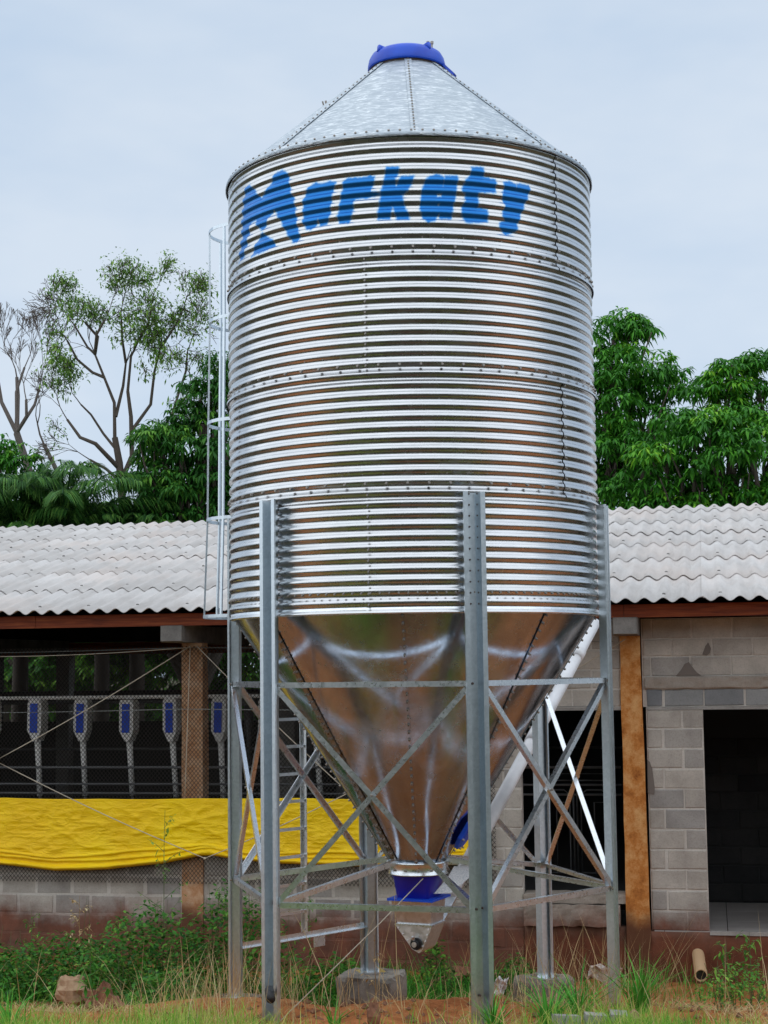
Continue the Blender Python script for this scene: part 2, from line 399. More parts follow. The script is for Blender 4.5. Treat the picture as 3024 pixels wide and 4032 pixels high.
# ------------------------------------------------------------------ mesh helpers
class MB:
    def __init__(s):
        s.v = []; s.f = []
    def add(s, vs, fs):
        o = len(s.v)
        s.v += [tuple(p) for p in vs]
        s.f += [tuple(i + o for i in q) for q in fs]
    def box(s, c, size, rot=None):
        hx, hy, hz = size[0] / 2, size[1] / 2, size[2] / 2
        vs = [Vector((x, y, z)) for x in (-hx, hx) for y in (-hy, hy) for z in (-hz, hz)]
        if rot is not None:
            R = rot if isinstance(rot, Matrix) else Euler(rot).to_matrix()
            vs = [R @ v for v in vs]
        c = Vector(c)
        s.add([v + c for v in vs], [(0, 1, 3, 2), (4, 6, 7, 5), (0, 4, 5, 1), (2, 3, 7, 6), (0, 2, 6, 4), (1, 5, 7, 3)])
    def bar(s, p0, p1, w, h, nrm=(0, 0, 1), off=(0, 0)):
        """box bar from p0 to p1; h is the extent along nrm (made square to the bar), w across"""
        p0, p1 = Vector(p0), Vector(p1)
        d = (p1 - p0); L = d.length; d.normalize()
        nn = Vector(nrm); nn = (nn - d * nn.dot(d)).normalized()
        b = d.cross(nn)
        p0 = p0 + b * off[0] + nn * off[1]; p1 = p1 + b * off[0] + nn * off[1]
        vs = []
        for p in (p0, p1):
            for i, j in ((-1, -1), (1, -1), (1, 1), (-1, 1)):
                vs.append(p + b * (w / 2 * i) + nn * (h / 2 * j))
        s.add(vs, [(0, 3, 2, 1), (4, 5, 6, 7), (0, 1, 5, 4), (1, 2, 6, 5), (2, 3, 7, 6), (3, 0, 4, 7)])
    def angle(s, p0, p1, w, nrm, t=0.004, flip=1):
        """L-angle: one leg square to nrm, the other along nrm"""
        s.bar(p0, p1, w, t, nrm)
        s.bar(p0, p1, t, w * 0.9, nrm, (flip * (w / 2 - t / 2), -w * 0.45 - t / 2 - 0.0005))
    def tube(s, pts, r, n=8, cap=True):
        pts = [Vector(p) for p in pts]
        rs = r if isinstance(r, (list, tuple)) else [r] * len(pts)
        o = len(s.v)
        prev = None
        for i, p in enumerate(pts):
            a = pts[max(0, i - 1)]; b = pts[min(len(pts) - 1, i + 1)]
            d = (b - a).normalized()
            if prev is None:
                x = d.orthogonal().normalized()
            else:
                x = (prev - d * prev.dot(d)).normalized()
            prev = x
            y = d.cross(x)
            for k in range(n):
                t = 2 * math.pi * k / n
                s.v.append(tuple(p + (x * math.cos(t) + y * math.sin(t)) * rs[i]))
        for i in range(len(pts) - 1):
            for k in range(n):
                k2 = (k + 1) % n
                s.f.append((o + i * n + k, o + i * n + k2, o + (i + 1) * n + k2, o + (i + 1) * n + k))
        if cap:
            s.f.append(tuple(o + k for k in range(n))[::-1])
            s.f.append(tuple(o + (len(pts) - 1) * n + k for k in range(n)))
    def lathe(s, prof, n=48, c=(0, 0, 0), a0=0.0, a1=2 * math.pi):
        """prof [(r,z)]; azimuth measured like the legs (x = r sin a, y = -r cos a)"""
        full = abs(a1 - a0 - 2 * math.pi) < 1e-6
        m_ = n if full else n + 1
        o = len(s.v)
        for r, z in prof:
            for k in range(m_):
                a = a0 + (a1 - a0) * k / n
                s.v.append((c[0] + r * math.sin(a), c[1] - r * math.cos(a), c[2] + z))
        for i in range(len(prof) - 1):
            for k in range(n):
                k2 = (k + 1) % m_
                s.f.append((o + i * m_ + k, o + i * m_ + k2, o + (i + 1) * m_ + k2, o + (i + 1) * m_ + k))
    def bolt(s, p, nrm, r=0.008, h=0.008, n=6):
        p = Vector(p); nn = Vector(nrm).normalized()
        x = nn.orthogonal().normalized(); y = nn.cross(x)
        o = len(s.v)
        for hh, rr in ((-0.002, r), (h, r * 0.85)):
            for k in range(n):
                t = 2 * math.pi * k / n
                s.v.append(tuple(p + nn * hh + (x * math.cos(t) + y * math.sin(t)) * rr))
        for k in range(n):
            k2 = (k + 1) % n
            s.f.append((o + k, o + k2, o + n + k2, o + n + k))
        s.f.append(tuple(o + n + k for k in range(n)))
    def profile(s, pts, p0, ex, ey, ez, length, t=0.003):
        """thin folded section: open polyline pts in (ex,ey), extruded along ez"""
        p0, ex, ey, ez = Vector(p0), Vector(ex), Vector(ey), Vector(ez)
        P = [Vector((a, b, 0)) for a, b in pts]
        N = []
        for i in range(len(P)):
            d = (P[min(i + 1, len(P) - 1)] - P[max(i - 1, 0)]).normalized()
            N.append(Vector((-d.y, d.x, 0)))
        ring = P + [p + q * t for p, q in zip(P, N)][::-1]
        k = len(ring)
        vs = []
        for zz in (0, length):
            for q in ring:
                vs.append(p0 + ex * q.x + ey * q.y + ez * zz)
        fs = [(i, (i + 1) % k, k + (i + 1) % k, k + i) for i in range(k)]
        m_ = len(P)
        for i in range(m_ - 1):
            a, b, c_, d_ = i, i + 1, k - 2 - i, k - 1 - i
            fs.append((a, d_, c_, b)); fs.append((k + a, k + b, k + c_, k + d_))
        s.add(vs, fs)
    def mesh(s, name, mat, smooth=False, bevel=None):
        me = bpy.data.meshes.new(name)
        me.from_pydata(s.v, [], s.f)
        me.validate(clean_customdata=False)
        if mat is not None: me.materials.append(mat)
        if smooth: me.polygons.foreach_set("use_smooth", [True] * len(me.polygons))
        me.update()
        return me
    def build(s, name, mat, parent=None, smooth=False, loc=(0, 0, 0), rot=(0, 0, 0)):
        return link(name, s.mesh(name, mat, smooth), parent, loc, rot)

def link(name, me, parent=None, loc=(0, 0, 0), rot=(0, 0, 0), scale=None):
    o = bpy.data.objects.new(name, me)
    o.location = loc; o.rotation_euler = rot
    if scale: o.scale = scale
    if parent is not None: o.parent = parent
    C.objects.link(o)
    return o

def thing(name, label, cat, loc=(0, 0, 0), rotz=0.0, group=None):
    o = bpy.data.objects.new(name, None)
    o.empty_display_size = 0.2
    C.objects.link(o)
    o.location = loc; o.rotation_euler = (0, 0, rotz)
    o['label'] = label; o['category'] = cat
    if group: o['group'] = group
    return o

def tag(o, label, cat, group=None, kind=None):
    o['label'] = label; o['category'] = cat
    if group: o['group'] = group
    if kind: o['kind'] = kind
    return o

def stuff(o):
    o['kind'] = 'stuff'
    return o

def np_mesh(name, V, F, mat, parent=None, smooth=False, tint=None, attrname="tint", loc=(0, 0, 0)):
    """V (n,3) array, F (m,k) array of k-gons (k = 3 or 4); tint per vertex"""
    V = np.asarray(V, np.float32); F = np.asarray(F, np.int32)
    k = F.shape[1]
    me = bpy.data.meshes.new(name)
    me.vertices.add(len(V)); me.vertices.foreach_set("co", V.ravel())
    me.loops.add(F.size); me.loops.foreach_set("vertex_index", F.ravel())
    me.polygons.add(len(F)); me.polygons.foreach_set("loop_start", np.arange(0, F.size, k, dtype=np.int32))
    me.polygons.foreach_set("use_smooth", np.full(len(F), smooth))
    if mat is not None: me.materials.append(mat)
    if tint is not None:
        a = me.attributes.new(attrname, 'FLOAT', 'POINT')
        a.data.foreach_set("value", np.asarray(tint, np.float32))
    me.update(calc_edges=True)
    return link(name, me, parent, loc)

# ------------------------------------------------------------------ ground
def vnoise(x, y, seed=0):
    """cheap smooth value noise, vectorised"""
    x = np.asarray(x, float); y = np.asarray(y, float)
    xi = np.floor(x).astype(np.int64); yi = np.floor(y).astype(np.int64)
    xf = x - xi; yf = y - yi
    u = xf * xf * (3 - 2 * xf); w = yf * yf * (3 - 2 * yf)
    def h(a, b):
        k = (a * 374761393 + b * 668265263 + seed * 974711) & 0x7fffffff
        k = (k ^ (k >> 13)) * 1274126177 & 0x7fffffff
        return ((k ^ (k >> 16)) & 0xffff) / 65535.0
    return (h(xi, yi) * (1 - u) + h(xi + 1, yi) * u) * (1 - w) + (h(xi, yi + 1) * (1 - u) + h(xi + 1, yi + 1) * u) * w

def H(x, y):
    x = np.asarray(x, float); y = np.asarray(y, float)
    ed = 12.05 - 0.25 * np.exp(-((x - 0.45) / 0.5) ** 2) + 0.5 * (vnoise(x * 1.7, y * 0 + 3, 5) - 0.5)
    base = np.interp(y, [-5, 0, 6, 9.5, 10.4, 11.4, 12.0, 30], [0.75, 0.70, 0.45, 0.20, 0.13, 0.03, -0.02, -0.02])
    left = np.clip((-x - 1.3) / 1.2, 0, 1)
    low = np.interp(y, [11, 12, 13.5, 16, 40], [-0.28, -0.34, -0.52, -0.70, -0.5])
    low = low + left * np.interp(y, [11, 13, 16], [0.18, 0.12, 0.10])
    s = 1 / (1 + np.exp(-(y - ed) / (0.045 + 0.3 * left)))
    # the right-hand side slopes down to a muddy strip sooner
    rt = np.clip((x - 0.75) / 0.5, 0, 1)
    s = np.maximum(s, rt / (1 + np.exp(-(y - 11.55) / 0.12)))
    z = base * (1 - s) + low * s
    amp = np.interp(y, [0, 8, 9, 17, 25], [0.0, 0.02, 1, 1, 0.3])
    z = z + amp * (0.07 * (vnoise(x * 2.3, y * 2.3, 1) - 0.5) + 0.035 * (vnoise(x * 7, y * 7, 2) - 0.5) + 0.014 * (vnoise(x * 19, y * 19, 3) - 0.5))
    z = z + 0.09 * np.exp(-(((x - 0.55) / 0.45) ** 2 + ((y - 11.25) / 0.35) ** 2))
    return z

def build_ground():
    def axis(lo, hi, step, far):
        fine = np.arange(lo, hi + step / 2, step)
        out = [fine]
        a = hi; st = step
        right = []
        while a < far:
            st *= 1.5; a += st; right.append(a)
        left = [lo - (r_ - hi) for r_ in right]
        return np.concatenate([left[::-1], fine, right])
    X = axis(-5.5, 5.5, 0.04, 420); Y = axis(8.6, 16.9, 0.04, 420)
    gx, gy = np.meshgrid(X, Y)
    gz = H(gx, gy)
    V = np.stack([gx.ravel(), gy.ravel(), gz.ravel()], 1)
    nx, ny = len(X), len(Y)
    i = np.arange(nx - 1)[None, :] + nx * np.arange(ny - 1)[:, None]
    i = i.ravel()
    F = np.stack([i, i + 1, i + nx + 1, i + nx], 1)
    o = np_mesh("ground", V, F, MAT['soil'], smooth=True)
    o['kind'] = 'structure'; o['label'] = 'red clay ground sloping down from the silo to the barn'
build_ground()
PAINT = [
    [(-1.0421,5.6869),(-1.0043,5.6998),(-0.9603,5.639),(-0.9706,5.5189),(-0.9959,5.4361),(-1.0172,5.3583),(-1.045,5.2889),(-1.0747,5.2264),(-1.1339,5.1924),(-1.1193,5.2732),(-1.0924,5.3498),(-1.0914,5.4676),(-1.0783,5.5551),(-1.0656,5.6361)],
    [(-1.0043,5.6998),(-0.8898,5.561),(-0.8492,5.5902),(-0.7887,5.6552),(-0.7671,5.7),(-0.726,5.7103),(-0.6808,5.6753),(-0.6749,5.6229),(-0.666,5.5507),(-0.6448,5.4947),(-0.6362,5.4232),(-0.6305,5.3714),(-0.6249,5.3197),(-0.6193,5.2681),(-0.6048,5.2335),(-0.6228,5.1967),(-0.6438,5.1982),(-0.6711,5.2486),(-0.7025,5.3131),(-0.7349,5.3849),(-0.7757,5.4596),(-0.8272,5.4168),(-0.8507,5.3659),(-0.8829,5.3464),(-0.9166,5.3854),(-0.943,5.4388),(-1.001,5.4377),(-0.9903,5.5253)],
    [(-0.8709,5.314),(-0.8358,5.272),(-0.7878,5.2431),(-0.781,5.2063),(-0.8518,5.1934),(-0.9778,5.1873),(-0.9632,5.2121),(-0.9262,5.2658)],
    [(-0.5456,5.5406),(-0.5069,5.5699),(-0.4696,5.5529),(-0.4227,5.5627),(-0.3899,5.5476),(-0.4078,5.5133),(-0.4185,5.4466),(-0.4242,5.3791),(-0.4271,5.3298),(-0.4455,5.2832),(-0.4769,5.2795),(-0.4897,5.3412),(-0.5035,5.2877),(-0.531,5.2619),(-0.5587,5.2738),(-0.5782,5.3218),(-0.5749,5.3838),(-0.5773,5.4472),(-0.5627,5.5005)],
    [(-0.3427,5.5524),(-0.3279,5.5689),(-0.2749,5.5647),(-0.2322,5.5627),(-0.2087,5.5726),(-0.1902,5.5615),(-0.1952,5.5217),(-0.2071,5.4919),(-0.2097,5.4613),(-0.1634,5.4478),(-0.2287,5.4323),(-0.2855,5.4327),(-0.3001,5.416),(-0.3029,5.3606),(-0.3106,5.3121),(-0.3254,5.2739),(-0.3695,5.2802),(-0.3767,5.3216),(-0.3662,5.382),(-0.3583,5.4491),(-0.348,5.5035)],
    [(-0.1228,5.6205),(-0.0695,5.6174),(-0.0725,5.5779),(-0.0861,5.5497),(-0.084,5.4956),(-0.0734,5.4951),(-0.0515,5.5554),(0.0069,5.5575),(-0.0069,5.5109),(-0.0259,5.4681),(-0.0527,5.433),(-0.0479,5.3825),(-0.0378,5.3391),(-0.0223,5.3028),(-0.0199,5.274),(-0.0729,5.2758),(-0.0933,5.363),(-0.1038,5.3707),(-0.1097,5.3136),(-0.118,5.2818),(-0.1689,5.2854),(-0.1658,5.3318),(-0.1543,5.4029),(-0.1483,5.4744),(-0.1315,5.5453)],
    [(0.0703,5.525),(0.092,5.5542),(0.1244,5.5709),(0.1565,5.5564),(0.153,5.4913),(0.1232,5.4757),(0.1184,5.4324),(0.122,5.3749),(0.1266,5.3104),(0.11,5.2669),(0.0779,5.2519),(0.0569,5.2804),(0.0417,5.3378),(0.0478,5.4097),(0.0537,5.4672)],
    [(0.1701,5.5607),(0.2276,5.5644),(0.2213,5.5025),(0.215,5.4371),(0.2032,5.3787),(0.1911,5.2844),(0.1397,5.2821),(0.138,5.3611),(0.1495,5.4263),(0.1584,5.4915)],
    [(0.1206,5.4843),(0.1638,5.486),(0.1606,5.4498),(0.1175,5.4482)],
    [(0.1145,5.4164),(0.1548,5.4179),(0.149,5.3795),(0.1167,5.3784)],
    [(0.1218,5.3569),(0.1487,5.3579),(0.1481,5.3111),(0.1239,5.3103)],
    [(0.3098,5.6301),(0.3649,5.6368),(0.3639,5.5749),(0.4324,5.5629),(0.4311,5.4825),(0.3333,5.4696),(0.3317,5.3608),(0.3841,5.3525),(0.3829,5.28),(0.3189,5.2656),(0.2736,5.2614),(0.2519,5.3101),(0.2583,5.3682),(0.2756,5.4058),(0.2735,5.4562),(0.2541,5.4689),(0.2775,5.5433),(0.3004,5.5674)],
    [(0.4851,5.5533),(0.5238,5.5677),(0.55,5.5544),(0.5546,5.5186),(0.5702,5.5584),(0.6404,5.5625),(0.6393,5.5143),(0.6093,5.4416),(0.5799,5.355),(0.5582,5.2851),(0.5507,5.2399),(0.4916,5.2046),(0.4548,5.2463),(0.4615,5.2763),(0.4932,5.2958),(0.4748,5.3219),(0.4919,5.3975),(0.4772,5.4607),(0.4906,5.5068)],
]

# ------------------------------------------------------------------ the silo
SX, SY = 0.2102, 11.6623
RAD = 1.318
Z_TIER = [5.832, 5.036, 4.258, 3.482, 2.702]
AZ0 = math.radians(15.2448)
RL = 1.377
Z_UP, Z_LO = 2.244, 0.8285
def er(a): return Vector((math.sin(a), -math.cos(a), 0))
def et(a): return Vector((math.cos(a), math.sin(a), 0))
def cyl(a, r, z): return er(a) * r + Vector((0, 0, z))

silo = thing("feed_silo", "tall round silo of shiny corrugated zinc on six legs, with blue sprayed lettering", "silo", (SX, SY, 0))

def paint_value(az, z):
    """soft mask of the sprayed letters: 1 well inside a stroke, 0 beyond its misty edge"""
    X = az * RAD; P = np.zeros_like(X)
    best = np.full(X.shape, 9.0); inside = np.zeros(X.shape, bool)
    for poly in PAINT:
        px = np.array([p[0] for p in poly]) * RAD; pz = np.array([p[1] for p in poly])
        ins = np.zeros(X.shape, bool)
        for i in range(len(poly)):
            x0, z0 = px[i - 1], pz[i - 1]; x1, z1 = px[i], pz[i]
            dx, dz = x1 - x0, z1 - z0
            t = np.clip(((X - x0) * dx + (z - z0) * dz) / (dx * dx + dz * dz + 1e-12), 0, 1)
            best = np.minimum(best, np.hypot(X - x0 - t * dx, z - z0 - t * dz))
            cond = ((z0 > z) != (z1 > z)) & (X < (x1 - x0) * (z - z0) / (z1 - z0 + 1e-12) + x0)
            ins ^= cond
        inside |= ins
    d = np.where(inside, best, -best)
    return np.clip((d + 0.022) / 0.042, 0, 1) * 0.85 + np.clip((d + 0.06) / 0.06, 0, 1) * 0.15

def sheet(tier, a0, a1, fine=False):
    zt, zb = Z_TIER[tier], Z_TIER[tier + 1]
    n_per = 11
    lap = math.radians(1.6)
    nz = n_per * 18
    extra = 0.012 if tier < 3 else 0.0
    zs = np.linspace(zb - extra, zt, nz + 1)
    arc = (a1 - a0 + lap)
    na = int(arc * RAD / (0.0045 if fine else 0.026))
    az = np.linspace(a0, a1 + lap, na + 1)
    A, Z = np.meshgrid(az, zs)
    ph = (zt - Z) / ((zt - zb) / n_per)
    w = np.cos(2 * np.pi * (ph - 0.05))
    w = w - 0.07 * np.cos(6 * np.pi * (ph - 0.05))        # rolled profile: steep flanks, flatter crests and valleys
    u = (A - a0) / arc
    r = RAD + 0.0080 * w + 0.0048 * (1 - u) + 0.0024 * (3 - tier) / 3
    # the lower lip of every ring stands off the ring beneath
    lip = np.clip((zb + 0.035 - Z) / 0.035, 0, 1)
    if tier < 3:
        r = r + 0.011 * lip ** 2 * (0.6 + 0.8 * vnoise(A * 4, A * 0 + tier, 4))
    r = r + 0.0018 * (vnoise(A * 5 + tier * 9, Z * 3, 8) - 0.5)
    V = np.stack([r * np.sin(A), -r * np.cos(A), Z], -1).reshape(-1, 3)
    m_ = na + 1
    i = (np.arange(na)[None, :] + m_ * np.arange(nz)[:, None]).ravel()
    F = np.stack([i, i + 1, i + m_ + 1, i + m_], 1)
    P = paint_value(A.ravel(), Z.ravel()) if fine else np.zeros(V.shape[0])
    o = np_mesh("wall_sheet", V, F, MAT['zinc'], silo, True, P, "paint")
    # screws down the vertical seam
    b = MB()
    for k in range(n_per):
        zz = zt - (k + 0.30) * (zt - zb) / n_per
        aa = a0 + math.radians(0.75)
        b.bolt(cyl(aa, RAD + 0.0085, zz), er(aa), 0.0075, 0.010)
    o2 = b.build("seam_bolts", MAT['bolt'], o); stuff(o2)
    return o

d2r = math.radians
SEAMS = [(-71.6, 48.4, 168.4), (-134.6, -14.6, 105.4), (-70.5, 49.5, 169.5), (-134.5, -14.5, 105.5)]
for t_, seams in enumerate(SEAMS):
    for k, s0 in enumerate(seams):
        o = sheet(t_, d2r(s0), d2r(s0 + 120), fine=(t_ == 0 and k == 0))
        if t_ == 0 and k == 0:
            o['label'] = "corrugated zinc sheet with a blue hand-sprayed word across it"
# ring seams: one row of dome bolts each
b = MB()
for t_ in range(3):
    zz = Z_TIER[t_ + 1] + 0.052
    for k in range(60):
        a = 2 * math.pi * (k + 0.3 * t_) / 60
        b.bolt(cyl(a, RAD + 0.0085, zz), er(a), 0.0095, 0.012, 8)
zz = Z_TIER[4] + 0.125
for k in range(136):
    a = 2 * math.pi * k / 136
    b.bolt(cyl(a, RAD + 0.006, zz), er(a), 0.0075, 0.011)
for k in range(60):
    for zz in (Z_TIER[1] + 0.115, Z_TIER[2] + 0.115, Z_TIER[3] + 0.115):
        a = 2 * math.pi * (k + 0.45) / 60
        b.bolt(cyl(a, RAD - 0.002, zz), er(a), 0.004, 0.004)
o = b.build("ring_bolts", MAT['bolt'], silo); stuff(o)

# conical roof: eight folded sheets, lap strips with bolts, eave band
ZE, ZC, RE, RC = 5.846, 6.768, 1.338, 0.258
for k in range(8):
    a0 = d2r(1.0 + 46 * (k if k < 4 else k)) if False else d2r(1.0 + 45 * k)
    mb = MB()
    nA, nR = 14, 10
    for j in range(nR + 1):
        f = j / nR
        for i in range(nA + 1):
            a = a0 + d2r(45) * i / nA
            r = RE + (RC - RE) * f
            bulge = 0.004 * math.sin(math.pi * i / nA) * math.sin(math.pi * f)
            z = ZE + (ZC - ZE) * f + bulge + random.uniform(-1, 1) * 0.0012
            mb.v.append((r * math.sin(a), -r * math.cos(a), z))
    for j in range(nR):
        for i in range(nA):
            q = j * (nA + 1) + i
            mb.f.append((q, q + 1, q + nA + 2, q + nA + 1))
    mb.build("roof_sheet", MAT['cone'], silo, True)
    # lap strip
    mb = MB()
    sl = Vector((0, 0, ZC - ZE)) + er(a0) * (RC - RE)
    nn = (er(a0) * (ZC - ZE) + Vector((0, 0, RE - RC))).normalized()
    p0 = cyl(a0, RE, ZE) + nn * 0.006; p1 = cyl(a0, RC, ZC) + nn * 0.006
    mb.bar(p0, p1, 0.050, 0.004, nn)
    st = mb.build("lap_strip", MAT['cone'], silo)
    mb = MB()
    for j in range(27):
        mb.bolt(p0.lerp(p1, (j + 0.5) / 27) + nn * 0.002, nn, 0.0075, 0.006)
    stuff(mb.build("lap_bolts", MAT['bolt'], st))
mb = MB()
mb.lathe([(RE + 0.004, ZE - 0.020), (RE + 0.009, ZE - 0.021), (RE + 0.007, ZE + 0.008), (RE - 0.035, ZE + 0.042), (RE - 0.045, ZE + 0.040)], 96)
eb = mb.build("eave_band", MAT['cone'], silo, True)
mb = MB()
for k in range(112):
    a = 2 * math.pi * k / 112
    nn = (er(a) * 0.75 + Vector((0, 0, 0.65))).normalized()
    mb.bolt(cyl(a, RE - 0.012, ZE + 0.022), nn, 0.009, 0.009)
stuff(mb.build("eave_bolts", MAT['bolt'], eb))

# blue lid
mb = MB()
mb.lathe([(0.256, 6.748), (0.276, 6.748), (0.278, 6.772), (0.256, 6.772)], 56)
mb.build("collar", MAT['dark_bolt'], silo, True)
mb = MB()
mb.lathe([(0.245, 6.780), (0.286, 6.766), (0.291, 6.778), (0.289, 6.805), (0.280, 6.845), (0.262, 6.878), (0.225, 6.900), (0.15, 6.910), (0.0, 6.915)], 64)
for a in (d2r(-52), d2r(38), d2r(128), d2r(218)):
    p = cyl(a, 0.238, 6.876)
    mb.tube([p - er(a) * 0.05, p + er(a) * 0.018 + Vector((0, 0, 0.012)), p + er(a) * 0.035 + Vector((0, 0, -0.02))], [0.030, 0.027, 0.006], 10)
lid = mb.build("lid", MAT['blue'], silo, True)
mb = MB()
for dx in (-0.008, 0.022):
    p = Vector((0.165 + dx, -0.12, 6.90))
    mb.tube([p, p + Vector((0, 0, 0.045))], 0.006, 6)
    mb.tube([p + Vector((0, 0, 0.03)), p + Vector((0, 0, 0.05))], 0.012, 6)
mb.build("lid_bolt", MAT['bolt'], lid)
mb = MB()
a = d2r(72)
mb.bar(cyl(a, 0.275, 6.79), cyl(a, 0.37, 6.69), 0.06, 0.018, er(a) * 0.7 + Vector((0, 0, 0.7)))
mb.build("lid_arm", MAT['blue'], lid)
mb = MB()
for a, rr, zz in ((d2r(-64), 0.658, 6.435),):
    mb.tube([cyl(a, rr, zz - 0.02), cyl(a, rr + 0.005, zz + 0.012)], 0.008, 6)
    mb.tube([cyl(a, rr + 0.02, zz - 0.03), cyl(a, rr + 0.03, zz + 0.004)], 0.006, 6)
mb.build("rope_hook", MAT['bolt'], silo)

# hopper
ZH0, ZH1, RH0, RH1 = 2.715, 0.985, 1.300, 0.198
HS = [d2r(-4.5 + 45.8 * k) for k in range(-4, 4)]
for k in range(8):
    a0 = HS[k]; a1 = HS[k + 1] if k < 7 else HS[0] + 2 * math.pi
    nA, nR = 16, 24
    mb = MB()
    for j in range(nR + 1):
        f = j / nR
        for i in range(nA + 1):
            a = a0 + (a1 - a0) * i / nA
            r = RH0 + (RH1 - RH0) * f
            # the flat sheet is sprung round the cone: gentle buckles
            r += 0.010 * math.sin(math.pi * i / nA) * math.sin(math.pi * f) * (0.4 + math.sin(k * 2.3))
            r += 0.006 * (float(vnoise(i * 0.33 + k * 11, j * 0.22, 12)) - 0.5) * math.sin(math.pi * min(1, f * 3 + .1) / 2)
            mb.v.append((r * math.sin(a), -r * math.cos(a), ZH0 + (ZH1 - ZH0) * f))
    for j in range(nR):
        for i in range(nA):
            q = j * (nA + 1) + i
            mb.f.append((q, q + nA + 1, q + nA + 2, q + 1))
    pn = mb.build("hopper_sheet", MAT['hopper'], silo, True)
    nn = (er(a0) * (ZH0 - ZH1) - Vector((0, 0, RH0 - RH1))).normalized()
    p0 = cyl(a0, RH0, ZH0) + nn * 0.006; p1 = cyl(a0, RH1, ZH1) + nn * 0.006
    wide = 0.055 if k in (3, 7) else 0.024
    mb = MB(); mb.bar(p0.lerp(p1, 0.01), p1, wide, 0.005, nn)
    st = mb.build("hopper_seam", MAT['seam' if k in (3, 7) else 'hopper'], pn)
    mb = MB()
    for j in range(34):
        f = (j + 0.5) / 34
        for sgn in ((-1, 1) if k in (3, 7) else (0.15,)):
            mb.bolt(p0.lerp(p1, f) + et(a0) * (wide * 0.25 * sgn) + nn * 0.003, nn, 0.009, 0.014)
    stuff(mb.build("hopper_bolts", MAT['bolt'], pn))
mb = MB()
mb.lathe([(1.300, 2.745), (1.318, 2.735), (1.316, 2.698), (1.298, 2.694)], 96)
mb.build("hopper_rim", MAT['brace'], silo, True)
mb = MB()
mb.lathe([(0.196, 0.99), (0.224, 0.985), (0.212, 0.970), (0.206, 0.905), (0.214, 0.898), (0.19, 0.898)], 48)
col_ = mb.build("outlet_collar", MAT['brace'], silo, True)
mb = MB()
for k in range(14):
    a = 2 * math.pi * k / 14
    mb.bolt(cyl(a, 0.209, 0.935), er(a), 0.009, 0.012)
stuff(mb.build("collar_bolts", MAT['bolt'], col_))
# blue inspection window on the far right of the hopper
mb = MB()
a = d2r(72)
f = (2.715 - 1.22) / (2.715 - 0.985); rr = 1.300 + (0.198 - 1.300) * f
nn = (er(a) * 1.73 - Vector((0, 0, 1.1))).normalized(); t1 = et(a); t2 = nn.cross(t1)
c = cyl(a, rr, 1.22) + nn * 0.012
o0 = len(mb.v)
for d_, sc_ in ((0.0, 1.0), (0.028, 1.0), (0.04, 0.8)):
    for k in range(8):
        th = math.pi / 8 + k * math.pi / 4
        mb.v.append(tuple(c + nn * d_ + t1 * (0.115 * sc_ * math.cos(th)) + t2 * (0.16 * sc_ * math.sin(th))))
for j in range(2):
    for k in range(8):
        mb.f.append((j * 8 + k, j * 8 + (k + 1) % 8, (j + 1) * 8 + (k + 1) % 8, (j + 1) * 8 + k))
mb.f.append(tuple(16 + k for k in range(8)))
hatch = mb.build("inspection_window", MAT['blue'], silo)
mb = MB()
for k in range(8):
    th = math.pi / 8 + k * math.pi / 4
    mb.bolt(c + nn * 0.028 + t1 * (0.10 * math.cos(th)) + t2 * (0.143 * math.sin(th)), nn, 0.008, 0.022)
stuff(mb.build("window_bolts", MAT['bolt'], hatch))

# outlet: blue transition (round to square), then a tapered galvanised inlet box
QA = d2r(-24)          # the square is turned towards the auger
qx, qy = Vector((math.cos(QA), math.sin(QA), 0)), Vector((-math.sin(QA), math.cos(QA), 0))
def square(k, n, h):
    """point k of n round a square of half-size h"""
    t = 2 * math.pi * k / n
    cx_, sy_ = math.cos(t), math.sin(t)
    m_ = max(abs(cx_), abs(sy_))
    return (qx * (cx_ / m_) + qy * (sy_ / m_)) * h
mb = MB(); n = 48
rows = []
for f in np.linspace(0, 1, 7):
    z = 0.900 - 0.165 * f
    ring_ = []
    for k in range(n):
        t = 2 * math.pi * k / n
        c_ = (qx * math.cos(t) + qy * math.sin(t)) * 0.200
        s_ = square(k, n, 0.118)
        g_ = f ** 0.8
        p = c_.lerp(s_, g_) + Vector((0.004, 0, z))
        ring_.append(tuple(p))
    rows.append(ring_)
for r_ in rows: mb.v += r_
for j in range(len(rows) - 1):
    for k in range(n):
        k2 = (k + 1) % n
        mb.f.append((j * n + k, j * n + k2, (j + 1) * n + k2, (j + 1) * n + k))
trans = mb.build("blue_outlet", MAT['dark_blue'], silo, True)
mb = MB(); mb.box((0.004, 0, 0.728), (0.345, 0.345, 0.016), (0, 0, QA))
mb.build("outlet_plate", MAT['blue'], trans)

def frustum(mb, z0, c0, h0, z1, c1, h1):
    o_ = len(mb.v)
    for z, c_, h in ((z0, c0, h0), (z1, c1, h1)):
        for i, j in ((-1, -1), (1, -1), (1, 1), (-1, 1)):
            mb.v.append(tuple(qx * (c_[0] + i * h[0]) + qy * (c_[1] + j * h[1]) + Vector((0, 0, z))))
    for k in range(4):
        mb.f.append((o_ + k, o_ + 4 + k, o_ + 4 + (k + 1) % 4, o_ + (k + 1) % 4))
mb = MB()
frustum(mb, 0.718, (0.0, 0), (0.150, 0.14), 0.555, (0.008, 0.01), (0.126, 0.115))
box_ = mb.build("inlet_box", MAT['boot'], silo)
mb = MB(); mb.add([tuple(qx * (0.008 + i * 0.142) + qy * (0.01 + j * 0.13) + Vector((0, 0, z))) for z in (0.545, 0.556) for i, j in ((-1, -1), (1, -1), (1, 1), (-1, 1))],
                  [(0, 3, 2, 1), (4, 5, 6, 7), (0, 1, 5, 4), (1, 2, 6, 5), (2, 3, 7, 6), (3, 0, 4, 7)])
